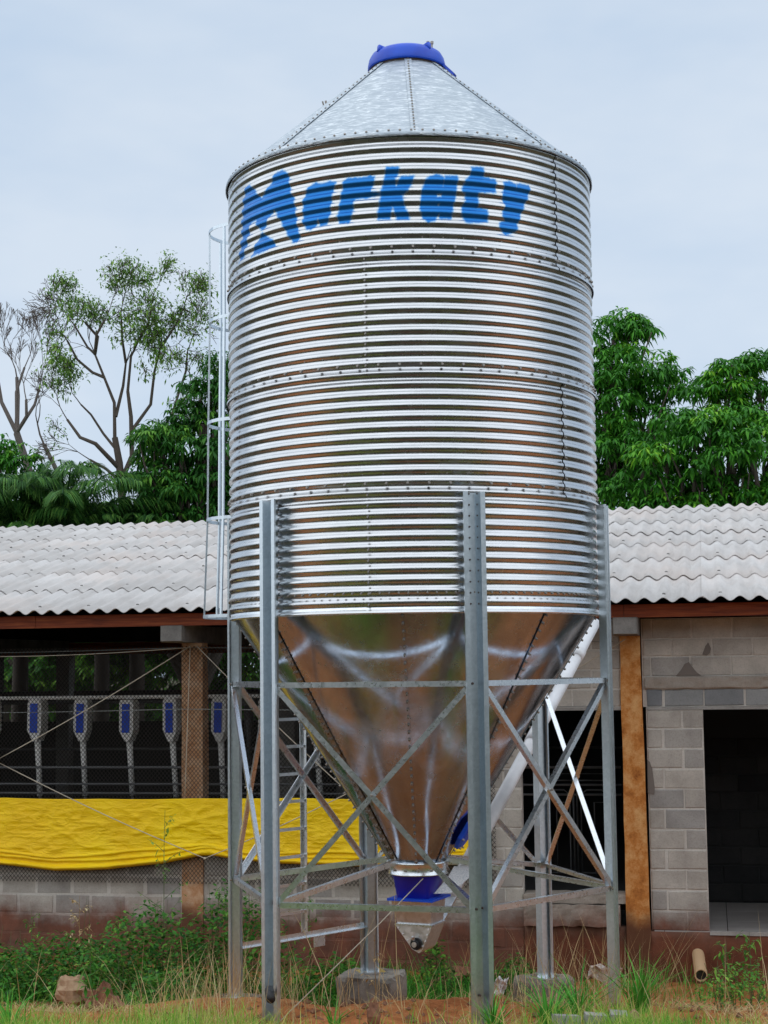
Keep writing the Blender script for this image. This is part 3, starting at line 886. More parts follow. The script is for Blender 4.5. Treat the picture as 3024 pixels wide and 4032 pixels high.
mb.build("flange", MAT['brace'], box_)
mb = MB()
fr = [(-0.132, 0.545), (0.146, 0.545), (0.075, 0.385), (0.045, 0.360), (-0.005, 0.385)]
o_ = len(mb.v)
for yy in (-0.112, 0.13):
    for xx, zz in fr:
        mb.v.append(tuple(qx * xx + qy * yy + Vector((0, 0, zz))))
k = len(fr)
mb.f += [tuple(range(k))[::-1], tuple(range(k, 2 * k))] + [(i, (i + 1) % k, k + (i + 1) % k, k + i) for i in range(k)]
wedge = mb.build("auger_boot", MAT['boot'], silo)
mb = MB()
for xx, zz in [(-0.110, 0.528), (0.12, 0.528), (-0.075, 0.487), (-0.040, 0.445), (0.108, 0.487), (0.095, 0.445), (0.075, 0.41)]:
    mb.bolt(qx * xx - qy * 0.112 + Vector((0, 0, zz)), -qy, 0.007, 0.007)
stuff(mb.build("boot_bolts", MAT['pvc'], wedge))
mb = MB()
c_ = qx * 0.030 - qy * 0.112 + Vector((0, 0, 0.425))
mb.tube([c_, c_ - qy * 0.02], 0.042, 20); mb.tube([c_ - qy * 0.02, c_ - qy * 0.045], [0.030, 0.026], 18)
brg = mb.build("bearing", MAT['black'], wedge)
mb = MB(); mb.tube([c_ - qy * 0.045, c_ - qy * 0.052], 0.019, 14)
mb.tube([c_ - qy * 0.03 + Vector((-0.008, 0, 0.03)), c_ - qy * 0.045 + Vector((-0.010, 0, 0.055))], 0.010, 8)
mb.build("shaft_end", MAT['boot'], wedge)

# legs
LEG_LABEL = ["leg nearest the viewer, right of centre"]
def leg_foot(k): return (0.10, -0.05, -0.02, -0.03, -0.02, 0.02)[k]
for k in range(6):
    a = AZ0 + k * math.pi / 3
    zf = leg_foot(k)
    ztop = 3.470
    w0 = 1.334
    P = [(-0.062, 0.052), (-0.074, 0.055), (-0.074, 0.070), (-0.042, 0.070), (-0.026, 0.0), (0.026, 0.0), (0.042, 0.070), (0.074, 0.070), (0.074, 0.055), (0.062, 0.052)]
    mb = MB()
    mb.profile([(x, y) for x, y in P], cyl(a, w0, zf), et(a), er(a), (0, 0, 1), ztop - zf, -0.0032)
    lg = mb.build("leg", MAT['leg'], silo)
    mb = MB()
    for j in range(11):
        zz = 3.482 - (j + 0.30) * 0.78 / 11
        for tx in (-0.013, 0.034):
            base = cyl(a, w0 + (0.004 if tx < 0 else 0.030), zz) + et(a) * tx
            mb.bolt(base, er(a) if tx < 0 else (-et(a) + er(a) * 0.2), 0.0065, 0.004)
    for tx, zz in ((-0.012, 0.83), (0.030, 0.835), (-0.012, Z_UP), (0.0, 0.30)):
        mb.bolt(cyl(a, w0 + 0.004, zz) + et(a) * tx, er(a), 0.009, 0.012)
    stuff(mb.build("leg_bolts", MAT['dark_bolt'], lg))
    mb = MB()
    mb.box(cyl(a, w0 + 0.035, zf + 0.006), (0.21, 0.17, 0.012), (0, 0, a))
    mb.build("base_plate", MAT['brace'], lg)

# braces: upper ring, lower ring, crosses, spokes to the collar
for k in range(6):
    a, b_ = AZ0 + k * math.pi / 3, AZ0 + (k + 1) * math.pi / 3
    am = (a + b_) / 2; nr = er(am)
    A1 = lambda z: cyl(a, 1.372, z) + et(a) * 0.058
    B1 = lambda z: cyl(b_, 1.372, z) - et(b_) * 0.058
    mb = MB(); mb.angle(A1(Z_UP), B1(Z_UP), 0.036, nr, 0.004, -1); mb.build("ring_brace", MAT['brace'], silo)
    mb = MB(); mb.angle(A1(Z_LO), B1(Z_LO), 0.036, nr, 0.004, -1); mb.build("ring_brace", MAT['brace'], silo)
    mb = MB(); mb.angle(A1(Z_UP - 0.025) + nr * 0.010, B1(Z_LO + 0.02) + nr * 0.010, 0.036, nr, 0.004, 1); mb.build("cross_brace", MAT['brace'], silo)
    mb = MB(); mb.angle(A1(Z_LO + 0.02) - nr * 0.004, B1(Z_UP - 0.025) - nr * 0.004, 0.036, nr, 0.004, -1)
    mb.build("cross_brace", MAT['brace'], silo)
    mb = MB()
    for P_ in (A1(Z_UP), B1(Z_UP), A1(Z_LO), B1(Z_LO)):
        mb.bolt(P_ + nr * 0.012, nr, 0.009, 0.012)
    mid = (A1(Z_UP) + B1(Z_LO)) / 2
    mb.bolt(mid + nr * 0.014, nr, 0.009, 0.012)
    stuff(mb.build("brace_bolts", MAT['bolt'], silo))
    mb = MB(); mb.angle(cyl(a, 1.330, Z_LO + 0.018), cyl(a, 0.20, 1.015), 0.036, (0, 0, 1), 0.004, 1); mb.build("spoke_brace", MAT['brace'], silo)
# low rail behind, carrying the ladder foot
a, b_ = AZ0 + 3 * math.pi / 3, AZ0 + 4 * math.pi / 3
mb = MB(); mb.angle(cyl(a, 1.42, 0.335), cyl(b_, 1.42, 0.335), 0.040, er((a + b_) / 2), 0.004, 1); mb.build("ladder_rail_brace", MAT['brace'], silo)
mb = MB()
mb.box(cyl(AZ0 + 3.5 * math.pi / 3 - 0.16, 1.27, 0.27), (0.11, 0.01, 0.09), (0, 0, AZ0 + 3.5 * math.pi / 3))
mb.build("bracket", MAT['brace'], silo)

# ladder with safety cage at the back left
LA = d2r(225); LR = 1.40; HW = 0.185
lad = bpy.data.objects.new("ladder", None); lad.parent = silo; C.objects.link(lad)
def lp(t, r, z): return er(LA) * r + et(LA) * t + Vector((0, 0, z))
for sg in (-1, 1):
    mb = MB(); mb.bar(lp(sg * HW, LR, 0.32), lp(sg * HW, LR, 6.05), 0.006, 0.045, er(LA))
    mb.bar(lp(sg * (HW - 0.012), LR + 0.0225, 0.32), lp(sg * (HW - 0.012), LR + 0.0225, 6.05), 0.026, 0.004, er(LA))
    mb.build("side_rail", MAT['brace'], lad)
rung = None
zz = 0.481
while zz < 6.0:
    if rung is None:
        mb = MB(); mb.bar(lp(-HW, LR, 0), lp(HW, LR, 0), 0.022, 0.022, er(LA)); rung = mb.mesh("rung", MAT['brace'])
    link("rung", rung, lad, (0, 0, zz)); zz += 0.2113
CR, CC = 0.355, LR + 0.375
for q, (zh, flare) in enumerate([(5.889, 1.0), (5.149, 1.0), (4.321, 1.04), (3.541, 1.06), (2.77, 1.14)]):
    mb = MB()
    pts = [lp(-HW, LR + 0.02, zh)]
    for i in range(21):
        th = d2r(-128 + 256 * i / 20)
        pts.append(lp(CR * flare * math.sin(th), CC + CR * flare * math.cos(th), zh))
    pts.append(lp(HW, LR + 0.02, zh))
    for p, q2 in zip(pts[:-1], pts[1:]):
        mb.bar(p, q2, 0.026, 0.006, (er(LA) if False else (p + q2) / 2 - lp(0, CC, zh)))
    mb.build("cage_hoop", MAT['leg'], lad)
for th in (-88, -40, 9, 54, 99):
    mb = MB(); prev = None
    for zh, flare in [(5.889, 1.0), (5.149, 1.0), (4.321, 1.04), (3.541, 1.06), (2.77, 1.14)]:
        t_ = d2r(th); p = lp((CR * flare - 0.006) * math.sin(t_), CC + (CR * flare - 0.006) * math.cos(t_), zh)
        if prev is not None: mb.bar(prev, p, 0.020, 0.014, p - lp(0, CC, zh))
        prev = p
    mb.build("cage_strap", MAT['leg'], lad)

# white auger pipe from the boot up to the barn
aug = thing("feed_auger", "white plastic auger pipe slanting from under the silo hopper up towards the barn", "auger pipe", (SX, SY, 0.45))
p0 = Vector((0.075, 0.10, 0.0)); p1 = Vector((1.666, 2.84, 2.73 - 0.45)); d_ = (p1 - p0)
mb = MB(); mb.tube([p0 + d_ * 0.10, p0 + d_ * 0.5, p1], 0.052, 20); mb.build("pipe", MAT['pvc'], aug, True)
mb = MB(); mb.tube([p0 + d_ * 0.56, p0 + d_ * 0.61], 0.060, 20); mb.build("pipe_socket", MAT['pvc'], aug, True)
mb = MB(); mb.tube([p0 + d_ * 0.86, p0 + d_ * 0.89], 0.058, 20); mb.build("pipe_socket", MAT['pvc'], aug, True)
mb = MB(); mb.bar(p0 + d_ * 0.01, p0 + d_ * 0.16, 0.10, 0.05, (0, -1, 0.6), (0.0, 0.0)); mb.build("mounting_bar", MAT['boot'], aug)
mb = MB()
q0 = Vector((0.30, -0.02, 0.42)); ux = Vector((0.93, 0.1, 0)).normalized(); uz = Vector((0.42, 0.35, 0.83)).normalized()
o_ = 0
pts = [(-0.14, -0.13), (-0.02, -0.13), (0.02, -0.075), (0.085, 0.015), (0.085, 0.075), (-0.08, 0.085), (-0.09, 0.0)]
nn = ux.cross(uz).normalized()
for dd_ in (0, 0.004):
    for x, z in pts: mb.v.append(tuple(q0 + ux * x + uz * z + nn * dd_))
k = len(pts)
mb.f += [tuple(range(k))[::-1], tuple(range(k, 2 * k))] + [(i, (i + 1) % k, k + (i + 1) % k, k + i) for i in range(k)]
mb.build("label_plate", MAT['label'], aug)

# concrete footings under the legs
FOOT = ["round concrete footing in tall dry grass under the silo's front right leg",
        "concrete footing under the rightmost silo leg, beside the crumpled paper",
        "low round concrete footing under the back right silo leg",
        "rough dark concrete block under the back left silo leg, behind the clay mound",
        "round mud-stained footing under the leftmost silo leg",
        "concrete footing sunk in the grass under the front left silo leg"]
for k in range(6):
    a = AZ0 + k * math.pi / 3
    p = cyl(a, 1.37, 0)
    px_, py_ = SX + p.x, SY + p.y
    R0 = (0.21, 0.22, 0.235, 0.24, 0.22, 0.21)[k]
    mb = MB(); n = 40
    zt = leg_foot(k) - 0.003
    prof = [(0.0, 0.0), (R0 * 0.6, 0.002), (R0 * 0.96, -0.004), (R0, -0.03), (R0 * 1.01, -0.15), (R0 * 1.0, -0.30), (R0 * 1.02, -0.55)]
    for j, (r, z) in enumerate(prof):
        for i in range(n):
            t = 2 * math.pi * i / n
            rough = 0.018 if k == 3 else 0.008
            sq = 1.0
            if k == 3: sq = 1.0 / max(abs(math.cos(t + .35)), abs(math.sin(t + .35))) ** 0.72
            rr = r * sq + (random.uniform(-1, 1) * rough if j > 1 else 0)
            mb.v.append((rr * math.cos(t), rr * math.sin(t), z + (random.uniform(-1, 1) * 0.006 if 0 < j else 0)))
    for j in range(len(prof) - 1):
        for i in range(n):
            i2 = (i + 1) % n
            mb.f.append((j * n + i, (j + 1) * n + i, (j + 1) * n + i2, j * n + i2))
    o = mb.build("concrete_footing", MAT['footing'], None, False, (px_, py_, zt))
    tag(o, FOOT[k], "footing", "concrete footings under the silo legs")

# ------------------------------------------------------------------ the barn (local frame: x along the front, y into the building)
barn = thing("pig_barn", "long low barn with pale corrugated roof and grey block walls behind the silo", "barn", (0, 16.5, 0), -math.atan(0.2))

# roof sheets: six-wave fibre cement sheets in overlapping rows
SL = 0.24; T0 = -0.62; ZR0 = 2.948; PW = 0.177
ROWS = [0.0, 1.13, 2.2, 3.17, 3.97, 4.84, 5.72]
roof = bpy.data.objects.new("roof", None); roof.parent = barn; C.objects.link(roof)
def wave_sheet(length, amp=0.0225, over=0.015):
    nx = 6 * 10
    V = []
    W = 6 * PW + 0.03
    for th in (0, -0.0065):
        for y in (0, length):
            for i in range(nx + 1):
                x = W * i / nx
                V.append((x, y, SL * y + amp * math.cos(2 * math.pi * x / PW) + over * (1 - y / length) + th + 0.004 * (1 - x / W)))
    n1 = nx + 1; F = []
    for i in range(nx):
        F.append((i, i + 1, n1 + i + 1, n1 + i))
        F.append((2 * n1 + i + 1, 2 * n1 + i, 3 * n1 + i, 3 * n1 + i + 1))
        F.append((i + 1, i, 2 * n1 + i, 2 * n1 + i + 1))
    me = bpy.data.meshes.new("roof_sheet")
    me.from_pydata(V, [], F)
    me.materials.append(MAT['roof'])
    sm = [k % 3 != 2 for k in range(len(F))]
    me.polygons.foreach_set("use_smooth", sm)
    me.update()
    return me
for r in range(len(ROWS)):
    ln = (ROWS[r + 1] - ROWS[r] + 0.12) if r < 6 else 0.46
    me = wave_sheet(ln)
    for c in range(13):
        x = -7.45 + c * 6 * PW
        link("roof_sheet", me, roof, (x + random.uniform(-0.004, 0.004), T0 + ROWS[r] + random.uniform(-0.012, 0.012), ZR0 + SL * ROWS[r] + random.uniform(-0.001, 0.003)))
mb = MB()
for r in range(len(ROWS)):
    for k in range(26):
        x = -7.45 + (k * 3 + 1) * PW + 0.002; y = T0 + ROWS[r] + 0.16
        mb.bolt((x, y, ZR0 + SL * (y - T0) + 0.0225 + 0.011), (0, -SL, 1), 0.017, 0.012)
stuff(mb.build("roof_screws", MAT['beam'], roof))
mb = MB()
zt_ = ZR0 + SL * 6.15
mb.add([(-7.5, 5.55, zt_ - 0.02), (7, 5.55, zt_ - 0.02), (7, 7.3, zt_ - 0.36), (-7.5, 7.3, zt_ - 0.36), (-7.5, 5.55, zt_ - 0.04), (7, 5.55, zt_ - 0.04), (7, 7.3, zt_ - 0.38), (-7.5, 7.3, zt_ - 0.38)],
       [(0, 1, 2, 3), (7, 6, 5, 4), (0, 4, 5, 1), (3, 2, 6, 7)])
mb.build("rear_roof_slope", MAT['roof'], barn)

def piece(name, mat, x0, x1, y0, y1, z0, z1, parent=None, bev=0.0):
    mb = MB(); mb.box(((x0 + x1) / 2, (y0 + y1) / 2, (z0 + z1) / 2), (x1 - x0, y1 - y0, z1 - z0))
    return mb.build(name, mat, parent or barn)

# eaves timber in three lengths, rafters behind
for x0, x1 in ((-7.4, -3.62), (-3.615, 2.43), (2.435, 6.2)):
    piece("eaves_board", MAT['wood'], x0, x1, -0.43, -0.375, 2.803, 2.928)
for k in range(5):
    tt = 0.75 + k * 1.15
    piece("purlin", MAT['wood'], -7.4, 6.2, tt, tt + 0.06, 2.80 + SL * (tt + 0.55), 2.915 + SL * (tt + 0.55))
for x0 in (-6.55, -2.256, 2.318):
    mb = MB(); w = 0.246
    V = []
    for y in (-0.46, -0.40, 3.0, 7.0):
        for i, (a, b) in enumerate(((0, 0), (1, 0), (1, 1), (0, 1))):
            ch = 0.012 if y == -0.46 else 0
            V.append((x0 + (w - ch if a else ch), y, (2.813 - ch) if b else (2.635 + ch)))
    mb.v = V
    for j in range(3):
        for k in range(4):
            mb.f.append((j * 4 + k, j * 4 + (k + 1) % 4, j * 4 + 4 + (k + 1) % 4, j * 4 + 4 + k))
    mb.f.append((3, 2, 1, 0))
    mb.build("concrete_beam", MAT['beam'], barn)

def post(x0, x1, x0b, x1b, y0, y1, z0, z1):
    mb = MB(); V = []
    n = 14
    for j in range(n + 1):
        f = j / n; z = z1 + (z0 - z1) * f
        a = x0 + (x0b - x0) * f; b = x1 + (x1b - x1) * f
        jt = lambda: random.uniform(-0.005, 0.005)
        for x, y in ((a, y0), (b, y0), (b, y1), (a, y1)):
            V.append((x + jt(), y + jt(), z))
    mb.v = V
    for j in range(n):
        for k in range(4):
            mb.f.append((j * 4 + k, (j + 1) * 4 + k, (j + 1) * 4 + (k + 1) % 4, j * 4 + (k + 1) % 4))
    return mb
post(-2.172, -1.950, -2.172, -1.945, 0.0, 0.20, -0.9, 2.633).build("post", MAT['tan_post'], barn)
post(2.366, 2.560, 2.352, 2.592, -0.035, 0.16, -0.95, 2.633).build("post", MAT['post'], barn)
post(-6.47, -6.25, -6.47, -6.25, 0.0, 0.20, -0.9, 2.633).build("post", MAT['post'], barn)
for x in (-6.4, -2.1, 2.35):
    post(x, x + 0.2, x, x + 0.2, 3.6, 3.8, 0.0, 2.63).build("inner_post", MAT['concrete'], barn)
    post(x, x + 0.2, x, x + 0.2, 6.75, 6.95, 0.0, 2.63).build("inner_post", MAT['concrete'], barn)

# masonry: mortar core plus one object per block
def block_mesh(w, h, d, seed, name="block"):
    rnd = random.Random(seed)
    mb = MB()
    j = lambda s=0.0042: rnd.uniform(-s, s)
    b = 0.007
    V = []; hw, hh = w / 2, h / 2
    for (x, z, y) in [(-hw, -hh, b), (hw, -hh, b), (hw, hh, b), (-hw, hh, b), (-hw + b, -hh + b, 0), (hw - b, -hh + b, 0), (hw - b, hh - b, 0), (-hw + b, hh - b, 0), (-hw, -hh, d), (hw, -hh, d), (hw, hh, d), (-hw, hh, d)]:
        V.append((x + j(), y + (j(0.0015)), z + j()))
    F = [(4, 5, 6, 7), (0, 1, 5, 4), (1, 2, 6, 5), (2, 3, 7, 6), (3, 0, 4, 7), (8, 9, 1, 0), (9, 10, 2, 1), (10, 11, 3, 2), (11, 8, 0, 3)]
    mb.v = V; mb.f = F
    return mb
BM = {}
def get_block(w, h, matname):
    key = (round(w, 2), round(h, 3), matname)
    if key not in BM:
        BM[key] = [block_mesh(w, h, 0.12, hash(key) % 9999 + i).mesh("block", MAT[matname]) for i in range(4)]
    return random.choice(BM[key])
def course(parent, x0, x1, z0, z1, y, first, step=0.395, joint=0.016, mat='block', skip=(), hj=0.014):
    """blocks between x0 and x1; 'first' is the position of one vertical joint"""
    e = first + math.floor((x0 - first) / step) * step
    while e < x1 - 1e-6:
        a = max(e, x0) ; b = min(e + step, x1)
        e += step
        segs = [(a, b)]
        for s0, s1 in skip:
            ns = []
            for p, q in segs:
                if s1 <= p or s0 >= q: ns.append((p, q)); continue
                if p < s0: ns.append((p, s0))
                if q > s1: ns.append((s1, q))
            segs = ns
        for p, q in segs:
            if q - p < 0.03: continue
            w = round((q - p - joint), 2); h = (z1 - z0 - hj)
            if w <= 0.02: continue
            me = get_block(w, h, mat)
            link("block", me, parent, ((p + q) / 2 + random.uniform(-0.004, 0.004), y + random.uniform(-0.003, 0.003), (z0 + z1) / 2 + random.uniform(-0.002, 0.002)), (0, random.uniform(-0.006, 0.006), random.uniform(-0.006, 0.006)))

# left dwarf wall under the pens
wl = piece("pen_wall", MAT['mortar'], -7.4, 1.04, 0.030, 0.15, -0.966, 0.834)
for r in range(9):
    z0 = -0.966 + 0.2 * r
    course(wl, -5.2, 1.04, z0, z0 + 0.2, 0.026, -2.98 + (0.2 if r % 2 == 0 else 0), 0.4, 0.026, 'block', [(-2.178, -1.94)], 0.018)
# pier between the pens and the first doorway
wp = piece("pier_wall", MAT['mortar'], 1.05, 1.355, 0.006, 0.15, -0.966, 1.905)
zs_ = [0.169 + 0.1945 * k for k in range(-6, 9)] + [1.905]
for i in range(len(zs_) - 1):
    course(wp, 1.045, 1.360, zs_[i], zs_[i + 1], 0.0, 1.179 if i % 2 else 0.985, 0.39, 0.011)
wu = piece("lintel_wall", MAT['mortar'], 1.05, 2.365, 0.008, 0.15, 1.935, 2.80)
piece("lintel", MAT['concrete'], 1.05, 2.364, 0.0, 0.14, 1.906, 1.934, wu)
for i, (z0, z1) in enumerate(((1.936, 2.115), (2.115, 2.305), (2.305, 2.50), (2.50, 2.69), (2.69, 2.80))):
    course(wu, 1.05, 2.365, z0, z1, 0.0, 1.878 if i % 2 == 0 else 2.08, 0.39)
# right-hand wall with its doorway
wr = piece("jamb_wall", MAT['mortar'], 2.60, 3.148, 0.006, 0.15, -0.215, 1.905)
zs_ = [-0.2195, -0.0255] + [0.169 + 0.1945 * k for k in range(0, 9)] + [1.905]
for i in range(len(zs_) - 1):
    course(wr, 2.597, 3.152, zs_[i], zs_[i + 1], 0.0, 2.757 if i % 2 else 2.945, 0.39, 0.018)
wt_ = piece("upper_wall", MAT['mortar'], 2.572, 5.2, 0.008, 0.15, 1.936, 2.80)
piece("lintel", MAT['concrete'], 2.60, 5.2, -0.004, 0.14, 1.906, 1.9345, wt_)
course(wt_, 2.60, 5.2, 1.936, 2.108, -0.002, 2.774, 0.389, 0.022, 'grey_block')
course(wt_, 2.575, 5.2, 2.233, 2.425, 0.0, 3.045, 0.385)
course(wt_, 2.575, 5.2, 2.425, 2.60, 0.0, 3.255, 0.385)
course(wt_, 2.575, 5.2, 2.60, 2.80, 0.0, 3.064, 0.386)
# rough cast band between them
mb = MB(); nx_, nz_ = 90, 8
for j in range(nz_ + 1):
    for i in range(nx_ + 1):
        x = 2.60 + 2.6 * i / nx_; z = 2.105 + 0.126 * j / nz_
        y = -0.010 - 0.018 * float(vnoise(x * 16, z * 22, 31)) + (0.012 if j in (0, nz_) else 0)
        if j == 0: z += 0.010 * (float(vnoise(x * 9, 0, 33)) - 0.5)
        mb.v.append((x, y, z))
for j in range(nz_):
    for i in range(nx_):
        q = j * (nx_ + 1) + i; mb.f.append((q, q + 1, q + nx_ + 2, q + nx_ + 1))
mb.build("rough_concrete_band", MAT['sill'], wt_)
piece("block_fill", MAT['mortar'], 4.25, 5.2, 0.0, 0.15, -0.215, 1.905)
# damp patches are separate smears of mortar
mb = MB()
for pts in ([(2.90, 2.235), (2.955, 2.30), (2.99, 2.355), (3.03, 2.37), (3.055, 2.33), (3.10, 2.27), (3.145, 2.235)], [(3.16, 2.44), (3.19, 2.52), (3.22, 2.56), (3.245, 2.50), (3.235, 2.455), (3.20, 2.43)]):
    o_ = len(mb.v)
    for yy in (-0.0075, 0.01):
        mb.v += [(x, yy, z) for x, z in pts]
    k = len(pts); mb.f += [tuple(o_ + i for i in range(k)), tuple(o_ + k + i for i in range(k))[::-1]] + [(o_ + i, o_ + k + i, o_ + k + (i + 1) % k, o_ + (i + 1) % k) for i in range(k)]
mb.build("dark_mortar_patch", base_mat("dark_smear", (0.165, 0.142, 0.125), 0.9), wt_)
mb = MB()
pts = [(2.596, 1.10), (2.60, 1.42), (2.625, 1.40), (2.645, 1.33), (2.665, 1.15), (2.66, 1.085)]
for yy in (-0.0075, 0.01): mb.v += [(x, yy, z) for x, z in pts]
k = len(pts); mb.f += [tuple(range(k)), tuple(range(k, 2 * k))[::-1]] + [(i, k + i, k + (i + 1) % k, (i + 1) % k) for i in range(k)]
mb.build("dark_mortar_patch", bpy.data.materials["dark_smear"], wr)

# plinth and the broken sill
def rough_face(x0, x1, z0, z1, y, depth, amp, seed, step=0.03):
    mb = MB(); nx = max(4, int((x1 - x0) / step)); nz = max(4, int((z1 - z0) / step))
    for j in range(nz + 1):
        for i in range(nx + 1):
            x = x0 + (x1 - x0) * i / nx; z = z0 + (z1 - z0) * j / nz
            yy = y + amp * (float(vnoise(x * 8, z * 9, seed)) - 0.5) + amp * 0.5 * (float(vnoise(x * 30, z * 30, seed + 1)) - 0.5)
            mb.v.append((x, yy, z + (amp * 0.5 * (float(vnoise(x * 12, 3, seed + 2)) - 0.5) if j in (0, nz) else 0)))
    for j in range(nz):
        for i in range(nx):
            q = j * (nx + 1) + i; mb.f.append((q, q + 1, q + nx + 2, q + nx + 1))
    o_ = len(mb.v); a, b = nz * (nx + 1), 0
    for i in range(nx + 1):
        v_ = mb.v[nz * (nx + 1) + i]; mb.v.append((v_[0], v_[1] + depth, v_[2]))
    for i in range(nx):
        mb.f.append((a + i, a + i + 1, o_ + i + 1, o_ + i))
    o2 = len(mb.v)
    for i in range(nx + 1):
        v_ = mb.v[i]; mb.v.append((v_[0], v_[1] + depth, v_[2]))
    for i in range(nx):
        mb.f.append((i + 1, i, o2 + i, o2 + i + 1))
    for e in (0, nx):
        for j in range(nz):
            p, q = j * (nx + 1) + e, (j + 1) * (nx + 1) + e
            r_ = len(mb.v); mb.v += [(mb.v[p][0], mb.v[p][1] + depth, mb.v[p][2]), (mb.v[q][0], mb.v[q][1] + depth, mb.v[q][2])]
            mb.f.append((p, q, r_ + 1, r_) if e == 0 else (q, p, r_, r_ + 1))
    return mb
rough_face(1.36, 2.362, -1.0, -0.19, -0.005, 0.14, 0.012, 51, 0.06).build("plinth", MAT['plinth'], barn, True)
rough_face(2.56, 6.0, -1.0, -0.222, -0.03, 0.2, 0.016, 53, 0.06).build("plinth", MAT['plinth'], barn, True)
rough_face(1.36, 2.30, -0.185, 0.02, -0.075, 0.2, 0.035, 55).build("broken_sill", MAT['sill'], barn, False)
rough_face(1.36, 2.36, 0.03, 0.115, -0.03, 0.3, 0.02, 57).build("threshold", MAT['sill'], barn, False)

# tiled room behind the right doorway
for i in range(7):
    for j in range(3):
        x0 = 2.72 + 0.6 * i - 0.6; y0 = -0.02 + 0.66 * j
        piece("floor_tile", MAT['tile'], max(x0, 2.62) + 0.004, x0 + 0.596, y0 + 0.003, min(y0 + 0.657, 1.93), -0.232, -0.214)
piece("door_step_edge", MAT['concrete'], 3.15, 4.25, -0.045, -0.022, -0.245, -0.208)
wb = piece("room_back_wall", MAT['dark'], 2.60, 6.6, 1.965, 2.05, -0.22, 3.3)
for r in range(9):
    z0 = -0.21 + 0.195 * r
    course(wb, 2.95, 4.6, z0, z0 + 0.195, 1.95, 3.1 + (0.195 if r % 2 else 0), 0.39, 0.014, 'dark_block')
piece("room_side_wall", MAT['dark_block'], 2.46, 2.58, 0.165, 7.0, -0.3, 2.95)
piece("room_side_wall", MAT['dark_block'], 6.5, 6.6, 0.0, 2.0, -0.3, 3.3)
piece("unseen_shade_ceiling", MAT['dark'], 2.58, 6.6, 0.16, 2.0, 2.82, 2.86)  # out of view, added to keep the room dark
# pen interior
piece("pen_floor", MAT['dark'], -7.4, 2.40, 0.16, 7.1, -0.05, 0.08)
for xa in (-7.50, 6.50):  # end walls out of view, added to stop light leaking into the pens
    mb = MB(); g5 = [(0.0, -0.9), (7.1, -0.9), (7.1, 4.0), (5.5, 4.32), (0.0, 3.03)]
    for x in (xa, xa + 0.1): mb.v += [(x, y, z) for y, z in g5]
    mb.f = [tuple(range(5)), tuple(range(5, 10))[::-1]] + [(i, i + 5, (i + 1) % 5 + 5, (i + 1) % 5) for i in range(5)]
    mb.build("unseen_end_wall", MAT['dark'], barn)
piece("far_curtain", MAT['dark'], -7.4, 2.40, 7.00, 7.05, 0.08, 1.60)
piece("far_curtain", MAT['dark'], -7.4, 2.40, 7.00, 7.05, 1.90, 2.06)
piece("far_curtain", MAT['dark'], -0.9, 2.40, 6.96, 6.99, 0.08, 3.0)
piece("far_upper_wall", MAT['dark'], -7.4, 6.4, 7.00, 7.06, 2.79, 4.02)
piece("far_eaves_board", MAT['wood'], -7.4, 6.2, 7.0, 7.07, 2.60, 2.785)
for z, y, r_ in ((2.06, 1.0, 0.022), (1.30, 0.78, 0.014), (1.12, 0.78, 0.012), (1.02, 0.78, 0.012), (1.95, 3.8, 0.02), (1.35, 3.8, 0.015)):
    mb = MB(); mb.tube([(-7.3, y, z), (2.30, y, z)], r_, 8)
    mb.build("pen_rail", MAT['feeder'] if z == 2.06 else MAT['pipe'], barn, True)
# sow gates behind the first doorway
for gx in (1.40, 1.80):
    mb = MB()
    mb.tube([(gx, 1.3, 0.1), (gx, 1.3, 1.20), (gx + 0.36, 1.3, 1.20), (gx + 0.36, 1.3, 0.1)], 0.011, 6)
    mb.tube([(gx + 0.04, 1.3, 0.16), (gx + 0.04, 1.3, 0.98), (gx + 0.10, 1.3, 1.03), (gx + 0.26, 1.3, 1.03), (gx + 0.32, 1.3, 0.98), (gx + 0.32, 1.3, 0.16), (gx + 0.04, 1.3, 0.16)], 0.008, 6)
    mb.tube([(gx, 1.3, 1.13), (gx + 0.36, 1.3, 1.13)], 0.007, 6)
    mb.tube([(gx + 0.18, 1.3, 0.16), (gx + 0.18, 1.3, 0.90), (gx + 0.32, 1.3, 0.90)], 0.007, 6)
    mb.build("pen_gate", MAT['pipe'], barn, True)

# netting: two families of crossing strands, stretched over posts and openings
mb = MB()
s0, s1, z0, z1, pit = -5.0, 1.10, 0.17, 2.60, 0.042
sl_ = 1.15
def strand(xa, sgn):
    # line x = xa + sgn*(z - z0)/sl_, clipped to the panel
    za, zb_ = z0, z1
    xs = lambda z: xa + sgn * (z - z0) / sl_
    lo, hi = z0, z1
    if sgn > 0:
        if xs(lo) < s0: lo = z0 + (s0 - xa) * sl_
        if xs(hi) > s1: hi = z0 + (s1 - xa) * sl_
    else:
        if xs(lo) > s1: lo = z0 + (xa - s1) * sl_
        if xs(hi) < s0: hi = z0 + (xa - s0) * sl_
    if hi - lo < 0.02: return
    n = max(1, int((hi - lo) / 0.45))
    pts = []
    for k in range(n + 1):
        z = lo + (hi - lo) * k / n
        x = xs(z)
        yy = -0.034 - 0.010 * float(vnoise(x * 1.3, z * 1.3, 71)) - (0.004 if sgn > 0 else 0)
        pts.append((x + 0.006 * (float(vnoise(x * 4, z * 4, 72)) - 0.5), yy, z - 0.05 * (1 if False else 0)))
    mb.tube(pts, 0.0032, 3, False)
x = s0 - (z1 - z0) / sl_
while x < s1:
    strand(x, 1); x += pit
x = s0
while x < s1 + (z1 - z0) / sl_:
    strand(x, -1); x += pit
o = mb.build("netting", MAT['net'], barn); stuff(o)
mb = MB()
